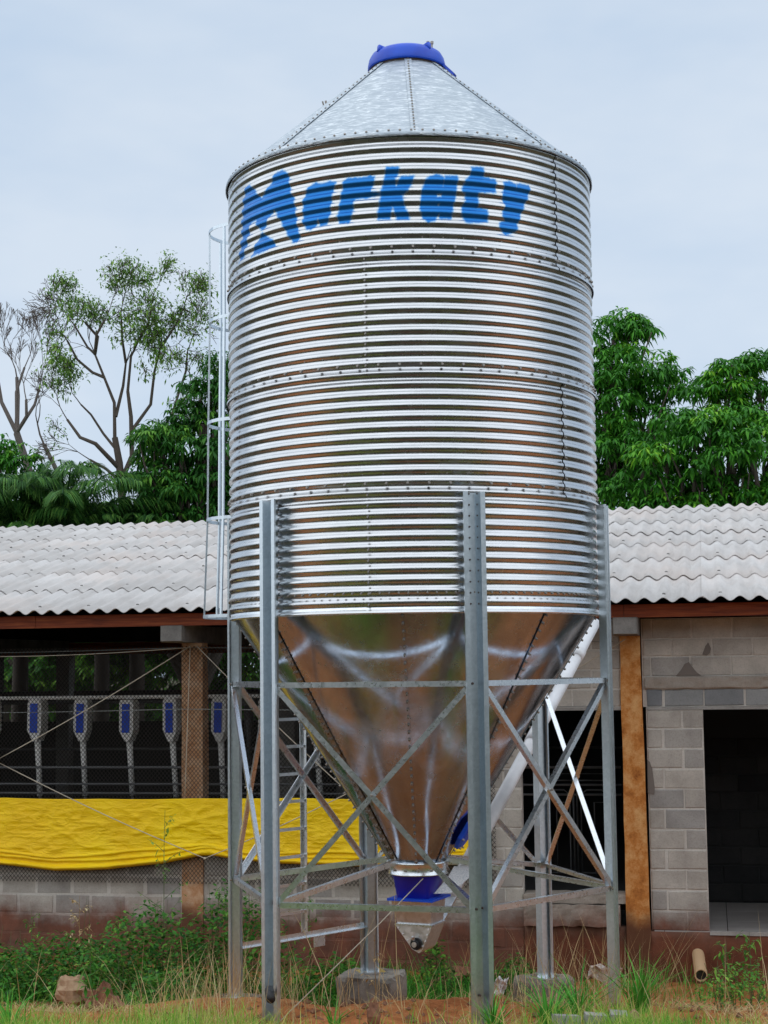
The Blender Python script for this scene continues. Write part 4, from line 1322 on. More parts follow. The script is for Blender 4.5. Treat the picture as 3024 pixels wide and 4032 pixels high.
for z in (2.585, 1.95):
    pts = [(s_, -0.04, z - 0.025 * math.sin(math.pi * ((s_ + 6.4) % 4.25) / 4.25)) for s_ in np.arange(-6.4, 2.31, 0.3)]
    mb.tube(pts, 0.004, 5)
mb.build("top_wire", MAT['wire'], barn)

# wall pipe of the barn
dpipe = thing("drain_pipe", "short open tan plastic drain pipe sticking out of the muddy wall below the right doorway", "pipe", (2.93, 15.9, -0.43))
mb = MB(); n = 20
d0, d1 = Vector((0.08, 0.25, 0.03)), Vector((-0.06, -0.66, -0.08))
mb.tube([d0, d1], 0.058, n, False)
o_ = len(mb.v); mb.tube([d1, d0], 0.050, n, False)
for k in range(n):
    mb.f.append((n + k, n + (k + 1) % n, o_ + ((n - (k + 1)) % n), o_ + ((n - k) % n))) if False else None
mb.build("tube", MAT['tan_pvc'], dpipe, True)
mb = MB()
mb2 = MB(); dd_ = (d1 - d0).normalized(); mb2.tube([d1 - dd_ * 0.035, d1 - dd_ * 0.045], 0.0505, n); mb2.build("bore_shade_disc", MAT['black'], dpipe)  # black disc stands in for the shade inside the pipe mouth
ax = (d1 - d0).normalized(); xx = ax.orthogonal().normalized(); yy = ax.cross(xx)
for rr in (0.058, 0.050):
    for k in range(n):
        t = 2 * math.pi * k / n; mb.v.append(tuple(d1 + (xx * math.cos(t) + yy * math.sin(t)) * rr))
mb.f = [(k, (k + 1) % n, n + (k + 1) % n, n + k) for k in range(n)]
mb.build("rim", MAT['tan_pvc'], dpipe)

# ------------------------------------------------------------------ feeders hanging in the pens
def W(s, t, z):
    c0 = 1 / math.hypot(1, 0.2)
    return (s * c0 + t * 0.2 * c0, 16.5 - 0.2 * s * c0 + t * c0, z)
FE_X = [-4.765, -4.21, -3.67, -3.124, -2.622, -2.067, -1.53, -0.99, -0.45]
FE_L = ["pale feeder with a blue strip, cut by the left edge of the picture",
        "first full feeder from the left, its drop tube running down behind the tarpaulin",
        "second full feeder from the left, crossed by the slanting rope",
        "third full feeder from the left, midway along the open pen",
        "feeder hanging just left of the orange post",
        "feeder hanging just right of the orange post beside the silo leg",
        "feeder half hidden behind the front left silo leg",
        "feeder behind the ladder, only its drop tube showing beside the hopper",
        "feeder hidden behind the silo hopper"]
fproto = None
def make_feeder():
    t = thing("feeder", FE_L[0], "feeder", W(FE_X[0], 1.0, 1.60), -math.atan(0.2), "feeders hanging in the pens")
    mb = MB()
    out = [(-0.095, 0.10), (-0.095, 0.40), (-0.075, 0.44), (0.075, 0.44), (0.095, 0.40), (0.095, 0.10), (0.04, -0.02), (-0.02, -0.02)]
    k = len(out)
    for y in (-0.075, 0.10): mb.v += [(x * 0.86, y, z) for x, z in out]
    mb.f = [tuple(range(k)), tuple(range(k, 2 * k))[::-1]] + [(i, k + i, k + (i + 1) % k, (i + 1) % k) for i in range(k)]
    mb.build("hopper_box", MAT['feeder'], t)
    mb = MB(); mb.box((-0.004, -0.081, 0.235), (0.086, 0.010, 0.32)); mb.build("blue_strip", MAT['blue'], t)
    mb = MB(); mb.tube([(0.01, 0, -0.005), (0.03, 0, -0.30), (0.055, -0.01, -0.62)], [0.036, 0.031, 0.031], 12); mb.build("drop_tube", MAT['feeder'], t, True)
    mb = MB(); mb.tube([(0.055, -0.01, -0.60), (0.06, -0.012, -0.95)], 0.018, 8); mb.build("tube_end", MAT['pipe'], t, True)
    return t
fproto = make_feeder()
for i in range(1, len(FE_X)):
    r_ = fproto.copy(); C.objects.link(r_)
    r_.location = W(FE_X[i], 1.0, 1.60 - 0.0045 * (FE_X[i] + 4.2)); r_['label'] = FE_L[i]
    r_.scale = (random.uniform(0.95, 1.08), 1, random.uniform(0.98, 1.03))
    r_.rotation_euler = (0, random.uniform(-0.045, 0.045), fproto.rotation_euler.z + random.uniform(-0.06, 0.06))
    for ch in list(fproto.children):
        c_ = ch.copy(); C.objects.link(c_); c_.parent = r_
# far row: bare grey droppers
for i, s_ in enumerate((-3.35, -2.55, -1.75)):
    t = thing("far_feeder", ["dim grey drop tube deep inside the pen, left of three", "dim grey drop tube deep inside the pen, middle of three", "dim grey drop tube deep inside the pen, nearest the post"][i], "feeder", W(s_, 3.8, 1.35), -math.atan(0.2), "grey droppers at the back of the pens")
    mb = MB(); mb.tube([(0, 0, 0.55), (0, 0, 0.25), (0, 0, 0.1), (0, 0, -0.5)], [0.06, 0.06, 0.03, 0.03], 10); mb.build("drop_tube", MAT['pipe'], t, True)
    mb = MB(); mb.box((0, 0, 0.62), (0.2, 0.2, 0.16)); mb.build("hopper_box", MAT['pipe'], t)

# ------------------------------------------------------------------ yellow tarpaulin
def tarp():
    s = np.arange(-5.1, 1.02, 0.022); nz = 90
    bx = [-5.1, -4.19, -3.50, -2.93, -2.35, -1.95, -1.83, -1.60, -1.10, -0.30, 0.4, 1.02]
    bz = [0.40, 0.345, 0.285, 0.310, 0.372, 0.455, 0.462, 0.425, 0.385, 0.367, 0.385, 0.41]
    v = np.linspace(0, 1, nz)
    S_, Vv = np.meshgrid(s, v)
    top = 1.036 + 0.008 * np.sin((S_ + 2.06) * 1.5) - 0.006 * np.abs(np.sin((S_ + 2.0) * 3))
    bot = np.interp(S_, bx, bz) + 0.006 * (vnoise(S_ * 5, S_ * 0, 81) - 0.5)
    Z = top + (bot - top) * Vv
    def ridge(x, y, sd): return 1 - np.abs(2 * vnoise(x, y, sd) - 1)
    w = 0.014 * (vnoise(S_ * 1.6, Z * 2.0, 82) - 0.5)
    w += 0.013 * (ridge(S_ * 3.2 + Z * 3.5, Z * 5 - S_ * 1.2, 83) ** 3 - 0.3)
    w += 0.011 * (ridge(S_ * 6.5 - Z * 4.0, Z * 8 + S_ * 1.5, 84) ** 3 - 0.3)
    w += 0.007 * (ridge(S_ * 6, Z * 26, 85) ** 2 - 0.3)
    w *= np.clip(Vv * 6, 0.15, 1)
    # rolled lower hem, looser in the belly
    slk = 0.5 + 0.5 * np.cos((S_ + 3.5) * 1.35)
    w += 0.050 * np.exp(-((Z - bot - 0.035) / 0.024) ** 2) + 0.030 * np.exp(-((Z - bot - 0.075 - 0.03 * slk) / 0.011) ** 2) + 0.024 * np.exp(-((Z - bot - 0.105 - 0.05 * slk + 0.02 * np.sin(S_ * 3)) / 0.010) ** 2)
    w += 0.03 * Vv ** 2
    w = np.where(Vv > 0.985, w * 0.2, w)
    pinch = np.exp(-((S_ + 1.88) / 0.10) ** 2) * np.clip((Vv - 0.5) * 2, 0, 1)
    w = w * (1 - 0.6 * pinch)
    T = -0.052 - w
    V = np.stack([S_, T, Z], -1).reshape(-1, 3)
    m_ = len(s)
    i = (np.arange(m_ - 1)[None, :] + m_ * np.arange(nz - 1)[:, None]).ravel()
    F = np.stack([i, i + m_, i + m_ + 1, i + 1], 1)
    o = np_mesh("tarpaulin", V, F, MAT['tarp'], None, True)
    o.location = (0, 16.5, 0); o.rotation_euler = (0, 0, -math.atan(0.2))
    md = o.modifiers.new("thickness", 'SOLIDIFY'); md.thickness = 0.004; md.offset = 1
    tag(o, "long wrinkled yellow tarpaulin tied along the open pens, sagging at its rolled lower edge", "tarpaulin")
tarp()

def rope(name, label, pts, r=0.005):
    mb = MB()
    P = [Vector(W(*p)) for p in pts]
    base = P[0].copy()
    out = []
    for a, b in zip(P[:-1], P[1:]):
        L = (b - a).length
        for k in range(8):
            f = k / 8; p = a.lerp(b, f); p.z -= 0.012 * L * math.sin(math.pi * f)
            out.append(p - base)
    out.append(P[-1] - base)
    mb.tube(out, r, 6)
    for p in P[1:-1]:
        mb.tube([p - base + Vector((-0.012, 0, 0)), p - base + Vector((0.012, 0, 0))], r * 2.6, 7)
    o = mb.build(name, MAT['rope'], None, True, base)
    tag(o, label, "rope")
rope("rope", "pale rope zigzagging from the orange post across the open pen and yellow tarpaulin", [(-2.06, -0.06, 2.60), (-4.19, -0.12, 1.425), (-1.875, -0.155, 0.44), (-0.40, -0.13, 1.09)])
rope("rope", "pale rope running from the orange post down rightwards behind the silo legs", [(-1.99, -0.06, 2.60), (-0.35, -0.11, 1.08), (2.42, -0.07, 2.60)])
rope("rope", "thin rope hanging straight down the face of the netted orange post", [(-2.06, -0.06, 2.60), (-2.115, -0.07, 1.07)], 0.004)
rope("rope", "thin rope hanging at the left edge of the pen above the tarpaulin", [(-4.185, -0.10, 1.425), (-4.19, -0.07, 1.05)], 0.004)
rope("rope", "slightly sagging cord running left from the top of the orange post", [(-2.06, -0.055, 2.585), (-4.9, -0.055, 2.53)], 0.004)
# thin cord from the hopper outlet to the front left leg
mb = MB(); mb.tube([(0, 0, 0), (-0.30, -0.25, -0.26), (-1.035, -0.86, -0.86)], 0.004, 6)
tag(mb.build("cord", MAT['rope'], None, True, (SX + 0.03, SY - 0.21, 0.885)), "straight pale cord slanting from the silo outlet down to its front left leg", "cord")

# ------------------------------------------------------------------ trees
def leaves_mesh(name, base, dirs, length, width, droop, mat, parent, tint, loc=(0, 0, 0)):
    """drooping pointed leaves: base (n,3), dirs (n,3) unit; three cross-sections, 4 triangles"""
    n = len(base)
    up = np.array([0, 0, 1.0])
    side = np.cross(dirs, up); side /= (np.linalg.norm(side, axis=1, keepdims=True) + 1e-6)
    L = length[:, None]; Wd = width[:, None] / 2
    mid = base + dirs * L * 0.5 - up * (droop[:, None] * L * 0.18)
    tip = base + dirs * L * 0.85 - up * (droop[:, None] * L * 0.62)
    V = np.stack([base, mid - side * Wd, mid + side * Wd, tip], 1).reshape(-1, 3)
    i = np.arange(n)[:, None] * 4
    F = np.concatenate([i + np.array([[0, 1, 2]]), i + np.array([[1, 3, 2]])], 0)
    return np_mesh(name, V - np.array(loc), F, mat, parent, False, np.repeat(tint, 4), "tint")

def unit(v): return v / (np.linalg.norm(v, axis=-1, keepdims=True) + 1e-9)

def puffs_to_leaves(puffs, dens, leafL, leafW, droop=0.8, young=0.12, sub=0.34, rg=None):
    """crown of leafy bunches: puff -> smaller bunches -> rosettes -> leaves"""
    rg = rg or rng
    B, D, T = [], [], []
    for (cx, cy, cz, r, sq) in puffs:
        ns = max(6, int(9 * (r / 0.6) ** 2))
        u = unit(rg.normal(size=(ns, 3))); u[:, 2] = np.abs(u[:, 2]) * 0.9 + u[:, 2] * 0.1 - 0.12; 
        low = rg.random(ns) < 0.30
        u[low, 2] = -np.abs(u[low, 2]) * 0.8
        u = unit(u)
        cs = np.array([cx, cy, cz]) + u * r * rg.uniform(0.72, 1.04, (ns, 1)) * np.array([1, 1, sq])
        for c in cs:
            rr = sub * rg.uniform(0.6, 1.15)
            nr = max(3, int(dens * rr * rr))
            w = unit(rg.normal(size=(nr, 3))); w[:, 2] = np.abs(w[:, 2]) * 0.75 + w[:, 2] * 0.25
            w = unit(w)
            p = c + w * rr * rg.uniform(0.75, 1.05, (nr, 1)) * np.array([1, 1, 0.72])
            fresh = rg.random() < young
            k = 8
            th = rg.uniform(0, 2 * np.pi, (nr, 1)) + np.arange(k)[None, :] * 2.4
            el = rg.uniform(-0.75, 0.35, (nr, k))
            d = np.stack([np.cos(th) * np.cos(el), np.sin(th) * np.cos(el), np.sin(el)], -1) + w[:, None, :] * 0.35
            d = unit(d)
            B.append(np.repeat(p[:, None, :], k, 1).reshape(-1, 3)); D.append(d.reshape(-1, 3))
            tt = rg.uniform(0.15, 0.75, nr * k) + (0.28 if fresh else 0)
            T.append(np.clip(tt, 0, 1))
    B, D, T = np.concatenate(B), np.concatenate(D), np.concatenate(T)
    n = len(B)
    return B, D, leafL * rg.uniform(0.7, 1.25, n), leafW * rg.uniform(0.75, 1.2, n), droop * rg.uniform(0.5, 1.4, n), T

def dp(px, py, Y):
    """where the sight line through a point of the 1659-wide photograph meets the plane y = Y"""
    u0, v0 = px * 1.8228 - 1512, py * 1.8228 - 2016
    cr, sr = math.cos(ROLL), math.sin(ROLL)
    u = u0 * cr + v0 * sr; v = -u0 * sr + v0 * cr
    c, s = math.cos(PITCH), math.sin(PITCH)
    dx, dy, dz = u / FPX, c + v / FPX * s, s - v / FPX * c
    return np.array([dx * Y / dy, Y, dz * Y / dy + EYE])

def limb(mb, p0, p1, r0, r1, wob=0.06, n=7, seg=4):
    p0, p1 = Vector(p0), Vector(p1); pts = []; L = (p1 - p0).length
    for k in range(seg + 1):
        f = k / seg; p = p0.lerp(p1, f)
        if 0 < k < seg: p += Vector((random.uniform(-1, 1), random.uniform(-1, 1), random.uniform(-.5, .5))) * wob * L
        pts.append(p)
    mb.tube(pts, [r0 + (r1 - r0) * k / seg for k in range(seg + 1)], n, False)
    return pts[-1]

def leafy_tree(name, label, Y, trunkx, blobs, seed, mat='mango', zg=-0.4, leafL=0.175, leafW=0.046, dens=175, young=0.14):
    rg = np.random.default_rng(seed); random.seed(seed)
    base = dp(trunkx, 1500, Y); base[2] = zg
    t = thing(name, label, "tree", tuple(base))
    puffs = []
    ppm = 6360.8 / 1.8228 / Y
    for (px, py, rp, dy) in blobs:
        c = dp(px, py, Y) + np.array([0, dy, 0]); r = rp / ppm
        puffs.append((c[0], c[1], c[2], r, 0.85))
    B, D, Ln, Wd, Dr, T = puffs_to_leaves(puffs, dens, leafL, leafW, 0.9, young, 0.36, rg)
    o = leaves_mesh("crown", B, D, Ln, Wd, Dr, MAT[mat], t, T, base); stuff(o)
    mb = MB()
    b = Vector((0, 0, 0)); cx = np.mean([p[0] for p in puffs]); cz = min(p[2] for p in puffs)
    fork = Vector((cx * 0.4 + base[0] * 0.6 - base[0], 0, max(1.2, (cz - zg) * 0.45)))
    limb(mb, b, fork, 0.26, 0.2, 0.03, 10)
    for (x, y, z, r, q) in puffs:
        limb(mb, fork, Vector((x - base[0], y - base[1], z - base[2])), 0.11, 0.03, 0.07)
        for k in range(4):
            a = Vector((x - base[0], y - base[1], z - base[2]))
            limb(mb, a.lerp(fork, 0.35), a + Vector(rg.normal(size=3)) * r * 0.55, 0.035, 0.01, 0.08, 5, 3)
    mb.build("trunk", MAT['bark'], t, True)
    return t

leafy_tree("broadleaf_tree", "tall dark green mango tree rising just right of the silo, highest crown behind the roof", 27.0, 1330,
    [(1325, 735, 62, 0), (1355, 715, 40, .3), (1300, 800, 80, 0), (1375, 820, 78, -.3), (1440, 850, 62, .2), (1300, 900, 90, -.5), (1390, 920, 90, -.8), (1455, 930, 50, .4), (1320, 1010, 95, -.6), (1240, 830, 90, .8), (1230, 950, 100, .8), (1270, 1060, 80, -.2), (1410, 1040, 70, .6), (1330, 1120, 60, -.9), (1420, 1120, 60, -.9), (1260, 1130, 60, -.5)], 21)
leafy_tree("broadleaf_tree", "wide bright green mango tree at the right edge of the picture behind the roof", 25.0, 1600,
    [(1600, 820, 52, .4), (1650, 800, 48, .6), (1560, 850, 38, .3), (1700, 860, 80, .4), (1640, 900, 70, .2), (1490, 955, 62, -.4), (1550, 960, 72, -.8), (1430, 1000, 62, -.5), (1480, 1050, 70, -.7), (1600, 1010, 88, -.9), (1680, 1000, 90, -.6), (1390, 1060, 60, -.2), (1560, 1080, 70, -.5), (1640, 1100, 70, -.3), (1500, 1120, 60, -.8), (1590, 1130, 60, -.9), (1680, 1110, 60, -.6), (1430, 1110, 50, -.3)], 22, young=0.3)
leafy_tree("broadleaf_tree", "dense dark mango tree behind the roof just left of the silo, by the ladder cage", 26.0, 420,
    [(488, 800, 40, .3), (455, 850, 42, 0), (500, 880, 60, .6), (440, 920, 52, -.2), (380, 935, 38, .1), (345, 965, 38, -.3), (330, 1005, 36, .1), (400, 1000, 62, -.5), (470, 990, 70, -.3), (345, 1055, 44, -.5), (440, 1070, 60, -.6), (510, 1060, 60, 0), (300, 1040, 26, .2), (390, 1095, 50, -.4), (480, 1110, 40, -.2), (560, 900, 80, 1.0), (580, 1020, 80, .8), (360, 1125, 45, -.3), (430, 1140, 45, -.5), (520, 1140, 50, -.3), (310, 1110, 30, .4)], 23, 'mango_dark', dens=165, young=0.2)
leafy_tree("broadleaf_tree", "low green tree at the far left edge, below the bare tree", 29.0, -10,
    [(-20, 985, 42, 0), (20, 1000, 36, 0), (60, 1040, 42, .2), (-10, 1060, 52, -.2), (110, 1070, 40, .3), (160, 1095, 36, .2), (30, 1110, 50, .4), (100, 1130, 45, .5), (190, 1130, 40, .5)], 24, dens=130, leafL=0.16, leafW=0.05, young=0.35)

# distant belt that closes the view behind the barn
def far_belt():
    rg = np.random.default_rng(5)
    puffs = []
    for k in range(80):
        x = -14 + 20 * rg.random(); y = rg.uniform(27.5, 31)
        puffs.append((x, y, rg.uniform(0.4, 3.3), rg.uniform(0.8, 1.3), 0.9))
    B, D, Ln, Wd, Dr, T = puffs_to_leaves(puffs, 60, 0.22, 0.08, 0.8, 0.35, 0.45, rg)
    base = np.array([0, 29, 0])
    o = leaves_mesh("distant_bushes", B, D, Ln, Wd, Dr, MAT['weed'], None, T, base); o.location = tuple(base)
    tag(o, "mass of dark bushes far behind the barn, seen through the open pens", "bushes", kind="stuff")
far_belt()

def rear_belt():  # trees added out of view so the zinc mirrors a dark horizon
    rg = np.random.default_rng(6)
    puffs = []
    for k in range(190):
        x = -34 + 68 * rg.random(); y = rg.uniform(-27, -20)
        puffs.append((x, y, rg.uniform(0.8, 10.5) * (0.8 + 0.2 * math.sin(x * 0.7)), rg.uniform(1.5, 2.4), 0.9))
    B, D, Ln, Wd, Dr, T = puffs_to_leaves(puffs, 9, 0.75, 0.34, 0.6, 0.1, 0.8, rg)
    o = leaves_mesh("unseen_tree_row", B, D, Ln, Wd, Dr, MAT['mango_dark'], None, T * 0.7, np.array([0, -23.0, 0])); o.location = (0, -23, 0)
    tag(o, "dark row of trees across the field from the silo, mirrored in its wall", "trees", kind="stuff")
rear_belt()

def grow(mb, tips, p, d, L, r, depth, spread, rg, gravity=0.0, seg=3, maxn=None):
    pts = [Vector(p)]; dd = Vector(d).normalized()
    for k in range(seg):
        dd = (dd + Vector(rg.normal(size=3)) * 0.10 + Vector((0, 0, gravity))).normalized()
        pts.append(pts[-1] + dd * (L / seg))
    r1 = max(r * 0.70, 0.0045)
    mb.tube(pts, [r + (r1 - r) * k / seg for k in range(seg + 1)], 6 if r > 0.03 else (4 if r > 0.012 else 3), False)
    if depth == 0:
        tips.append((pts[-1], dd)); return
    if depth <= 2: tips.append((pts[1], dd))
    nb = 2 if rg.random() < 0.55 else 3
    for k in range(nb):
        ax = Vector(rg.normal(size=3)); ax = (ax - dd * ax.dot(dd)).normalized()
        an = spread * rg.uniform(0.55, 1.15)
        nd = (dd * math.cos(an) + ax * math.sin(an)).normalized()
        nd.y *= 0.8
        grow(mb, tips, pts[-1], nd, L * rg.uniform(0.68, 0.92), max(0.0045, r1 * rg.uniform(0.72, 0.95)), depth - 1, spread, rg, gravity, seg)

def bare_tree():
    rg = np.random.default_rng(41)
    Y = 31.0
    b = dp(75, 1500, Y); b[2] = -0.4
    t = thing("bare_tree", "leafless thin-branched tree at the left edge against the sky", "tree", tuple(b))
    mb = MB(); tips = []
    f0 = Vector(dp(36, 935, Y) - b); k0 = Vector(dp(70, 1040, Y) - b)
    mb.tube([(0, 0, 0), k0 * 0.5, k0, f0], [0.12, 0.10, 0.085, 0.065], 8, False)
    for tx, ty, dep, r in ((25, 760, 6, 0.045), (-25, 780, 5, 0.04), (70, 840, 5, 0.036), (95, 790, 5, 0.032), (48, 730, 5, 0.03)):
        q = Vector(dp(tx, ty, Y) - b) + Vector((0, rg.uniform(-.5, .5), 0))
        mid = f0.lerp(q, 0.45) + Vector(rg.normal(size=3)) * 0.08
        e = f0.lerp(q, 0.72)
        mb.tube([f0, mid, e], [r * 1.2, r, r * 0.8], 6, False)
        grow(mb, tips, e, (e - mid).normalized(), 0.40, r * 0.42, dep, 0.40, rg, 0.05, 2)
    # a second thin stem bending right
    s = Vector(dp(150, 1110, Y) - b)
    m1 = Vector(dp(95, 960, Y) - b)
    mb.tube([s, s.lerp(m1, .5) + Vector((.08, 0, 0)), m1], [0.06, 0.05, 0.04], 6, False)
    grow(mb, tips, m1, (m1 - s).normalized(), 0.42, 0.025, 4, 0.40, rg, 0.05, 2)
    mb.build("branches", MAT['pale_bark'], t, True)
bare_tree()

def sparse_tree():
    rg = np.random.default_rng(43)
    Y = 28.5
    b = dp(265, 1500, Y); b[2] = -0.4
    t = thing("sparse_tree", "tall thin-leaved tree with many visible branches left of the ladder", "tree", tuple(b))
    mb = MB(); tips = []
    D_ = lambda x, y, dy=0: Vector(dp(x, y, Y) - b) + Vector((0, dy, 0))
    def path(pts, r0, r1):
        P = [D_(*p) for p in pts]
        mb.tube(P, [r0 + (r1 - r0) * k / (len(P) - 1) for k in range(len(P))], 7, False); return P[-1], (P[-1] - P[-2]).normalized()
    path([(268, 1200), (264, 1080), (258, 1000), (248, 945)], 0.085, 0.055)
    path([(262, 1040), (285, 985), (283, 900), (276, 845)], 0.05, 0.03)
    B_ = []
    B_.append(path([(248, 945), (247, 870), (225, 815), (205, 765)], 0.034, 0.018))
    B_.append(path([(205, 765), (205, 720, .3), (178, 690, .3)], 0.032, 0.022))
    B_.append(path([(205, 765), (215, 730, -.3), (232, 700, -.3)], 0.028, 0.02))
    B_.append(path([(250, 900), (262, 830, .2), (268, 780, .2)], 0.034, 0.018))
    B_.append(path([(276, 845), (283, 770), (300, 735)], 0.027, 0.016))
    B_.append(path([(285, 930), (322, 870, .2), (330, 800, .2), (342, 750, .2)], 0.034, 0.018))
    B_.append(path([(300, 965), (340, 950, -.3), (375, 905, -.3), (405, 860, -.2)], 0.027, 0.015))
    B_.append(path([(250, 970), (215, 930, .4), (190, 890, .3), (168, 868, .3)], 0.027, 0.015))
    B_.append(path([(256, 1010), (215, 965, -.4), (180, 950, -.3), (150, 910, -.2)], 0.045, 0.022))
    B_.append(path([(266, 1045), (225, 1010, .2), (190, 990, .2)], 0.035, 0.02))
    B_.append(path([(285, 985), (330, 960, .2), (360, 930)], 0.035, 0.02))
    B_.append(path([(225, 815), (195, 800, .2), (160, 770, .3), (140, 730, .2)], 0.03, 0.018))
    B_.append(path([(300, 735), (318, 700, .1), (325, 665, .1)], 0.024, 0.016))
    B_.append(path([(268, 780, .2), (262, 730, .1), (262, 690, 0)], 0.026, 0.018))
    B_.append(path([(342, 750, .2), (368, 715, .1), (385, 690)], 0.024, 0.016))
    B_.append(path([(375, 905, -.3), (400, 800, .1), (405, 760)], 0.024, 0.016))
    B_.append(path([(205, 765), (180, 740, .4), (150, 690, .4)], 0.024, 0.016))
    for i, (p, d) in enumerate(B_):
        dep = 5
        grow(mb, tips, p, d, 0.265, 0.012, dep, 0.58, rg, 0.0, 2)
        if i < 7: grow(mb, tips, p, (d + Vector(rg.normal(size=3)) * 0.7).normalized(), 0.27, 0.010, dep, 0.72, rg, -0.02, 2)
    mb.build("branches", MAT['bark'], t, True)
    P = np.array([tuple(q) for q, _ in tips]); Dn = np.array([tuple(d) for _, d in tips])
    # leaves keep to the inner and lower boughs; the outer twigs on the right are nearly bare
    wx = P[:, 0] + b[0]
    pr = np.clip(0.80 - 0.22 * (wx - dp(230, 900, Y)[0]), 0.35, 1.0) * np.clip((wx - dp(95, 900, Y)[0]) / 0.25, 0.0, 1.0)
    keep = rng.random(len(P)) < pr
    P, Dn = P[keep], Dn[keep]
    k = 5
    B = np.repeat(P, k, 0) + rng.normal(size=(len(P) * k, 3)) * 0.07
    D = unit(rng.normal(size=(len(B), 3)) + np.repeat(Dn, k, 0) * 0.7)
    n = len(B)
    o = leaves_mesh("crown", B, D, rng.uniform(0.06, 0.12, n), rng.uniform(0.026, 0.042, n), rng.uniform(0.2, 0.9, n), MAT['sparse'], t, rng.uniform(0, 1, n)); stuff(o)
sparse_tree()

def palm(label, px, py, Y, nf, L, seed, el0=1.5, el1=0.45):
    rg = np.random.default_rng(seed)
    c = dp(px, py, Y); g = -0.4
    t = thing("palm_tree", label, "palm", (c[0], c[1], g))
    mb = MB(); mb.tube([(0, 0, 0), (0.05, 0, (c[2] - g) * 0.6), (0, 0, c[2] - g)], [0.15, 0.12, 0.11], 10, False)
    mb.build("trunk", MAT['bark'], t, True)
    top = np.array([0, 0, c[2] - g])
    for i in range(nf):
        az = 2 * math.pi * (i * 0.381966) + rg.uniform(-.2, .2); el = el0 + (el1 - el0) * (i / nf) + rg.uniform(-.1, .1)
        Lf = L * rg.uniform(0.85, 1.1)
        n = 26; f = np.linspace(0, 1, n)
        h = np.array([math.cos(az), math.sin(az), 0])
        pts = top + np.outer(f * math.cos(el) * Lf * (1 - 0.12 * f) + 0.25 * Lf * f ** 2 * math.sin(el), h)
        pts[:, 2] += Lf * (math.sin(el) * f - (0.28 + 0.22 * math.sin(el)) * f ** 2.6)
        mb = MB(); mb.tube([tuple(p) for p in pts[::5]] + [tuple(pts[-1])], 0.012, 4, False)
        fr = mb.build("frond", MAT['palm'], t)
        nl = 64; fl = np.linspace(0.12, 0.99, nl)
        B, D, Ln = [], [], []
        sd = np.array([-math.sin(az), math.cos(az), 0])
        for sg in (-1, 1):
            idx = fl * (n - 1); a = np.floor(idx).astype(int); a = np.minimum(a, n - 2); w = (idx - a)[:, None]
            bp = pts[a] * (1 - w) + pts[a + 1] * w; tan = unit(pts[a + 1] - pts[a])
            B.append(bp); D.append(unit(sd * sg + tan * 0.85 + np.array([0, 0, 0.10]) + rg.normal(size=(nl, 3)) * 0.06))
            Ln.append(0.46 * Lf / 1.8 * np.sin(np.pi * (0.12 + 0.82 * fl)) ** 0.6)
        B, D, Ln = np.concatenate(B), np.concatenate(D), np.concatenate(Ln)
        m_ = len(B)
        o = leaves_mesh("leaflets", B, D, Ln, np.full(m_, 0.026), rg.uniform(0.7, 1.3, m_), MAT['palm'], fr, rg.uniform(0.1, 1.0, m_)); stuff(o)
palm("feathery palm at far left just above the roof, fronds drooping over the ridge", 40, 1180, 25.2, 24, 1.9, 61, 1.5, 0.55)
palm("tall feathery palm with upright fronds left of the thin-leaved tree", 140, 1150, 25.0, 26, 2.0, 62, 1.55, 0.6)
palm("small spiky palm low behind the roof beside the thin-leaved tree trunk", 290, 1190, 25.4, 22, 1.1, 63, 1.5, 0.6)
palm("palm half hidden behind the first palm at the left edge of the picture", -40, 1170, 26.2, 20, 1.9, 64, 1.5, 0.55)
palm("palm between the tall feathery palm and the tree trunk", 215, 1185, 26.0, 22, 1.6, 65, 1.5, 0.6)

# ------------------------------------------------------------------ grasses and weeds
def blades(name, X, Y, hgt, wid, lean, mat, tint, label=None, cat=None, parent=None, az=None, zoff=0.0, curve=1.0):
    n = len(X); Z = H(X, Y) - 0.01 + zoff
    az = rng.uniform(0, 2 * np.pi, n) if az is None else az
    d = np.stack([np.cos(az), np.sin(az), np.zeros(n)], 1)
    s = np.stack([-np.sin(az), np.cos(az), np.zeros(n)], 1)
    # blades mostly turn a broad side to the light at random
    tw = rng.uniform(-0.9, 0.9, n)[:, None]; s = unit(s + d * tw)
    base = np.stack([X, Y, Z], 1); h = hgt[:, None]; l = lean[:, None]
    up = np.array([0, 0, 1.0])
    rows = []
    for f, wf in ((0, 0.8), (0.35, 1.0), (0.7, 0.7)):
        c = base + up * h * f * (1 - 0.35 * l * f) + d * h * l * (f ** (1 + curve))
        rows.append(c - s * wid[:, None] * wf / 2); rows.append(c + s * wid[:, None] * wf / 2)
    rows.append(base + up * h * (1 - 0.35 * l) + d * h * l)
    V = np.stack(rows, 1).reshape(-1, 3)
    i = np.arange(n)[:, None] * 7
    F = np.concatenate([i + np.array([[0, 1, 3]]), i + np.array([[0, 3, 2]]), i + np.array([[2, 3, 5]]), i + np.array([[2, 5, 4]]), i + np.array([[4, 5, 6]])], 0)
    o = np_mesh(name, V, F, MAT[mat], parent, False, np.repeat(tint, 7))
    if label: tag(o, label, cat, kind='stuff')
    return o

def scatter(n, x0, x1, y0, y1, dens, seed=0):
    """rejection sampling with a density function"""
    X = rng.uniform(x0, x1, n * 4); Y = rng.uniform(y0, y1, n * 4)
    k = rng.random(n * 4) < dens(X, Y)
    return X[k][:n], Y[k][:n]

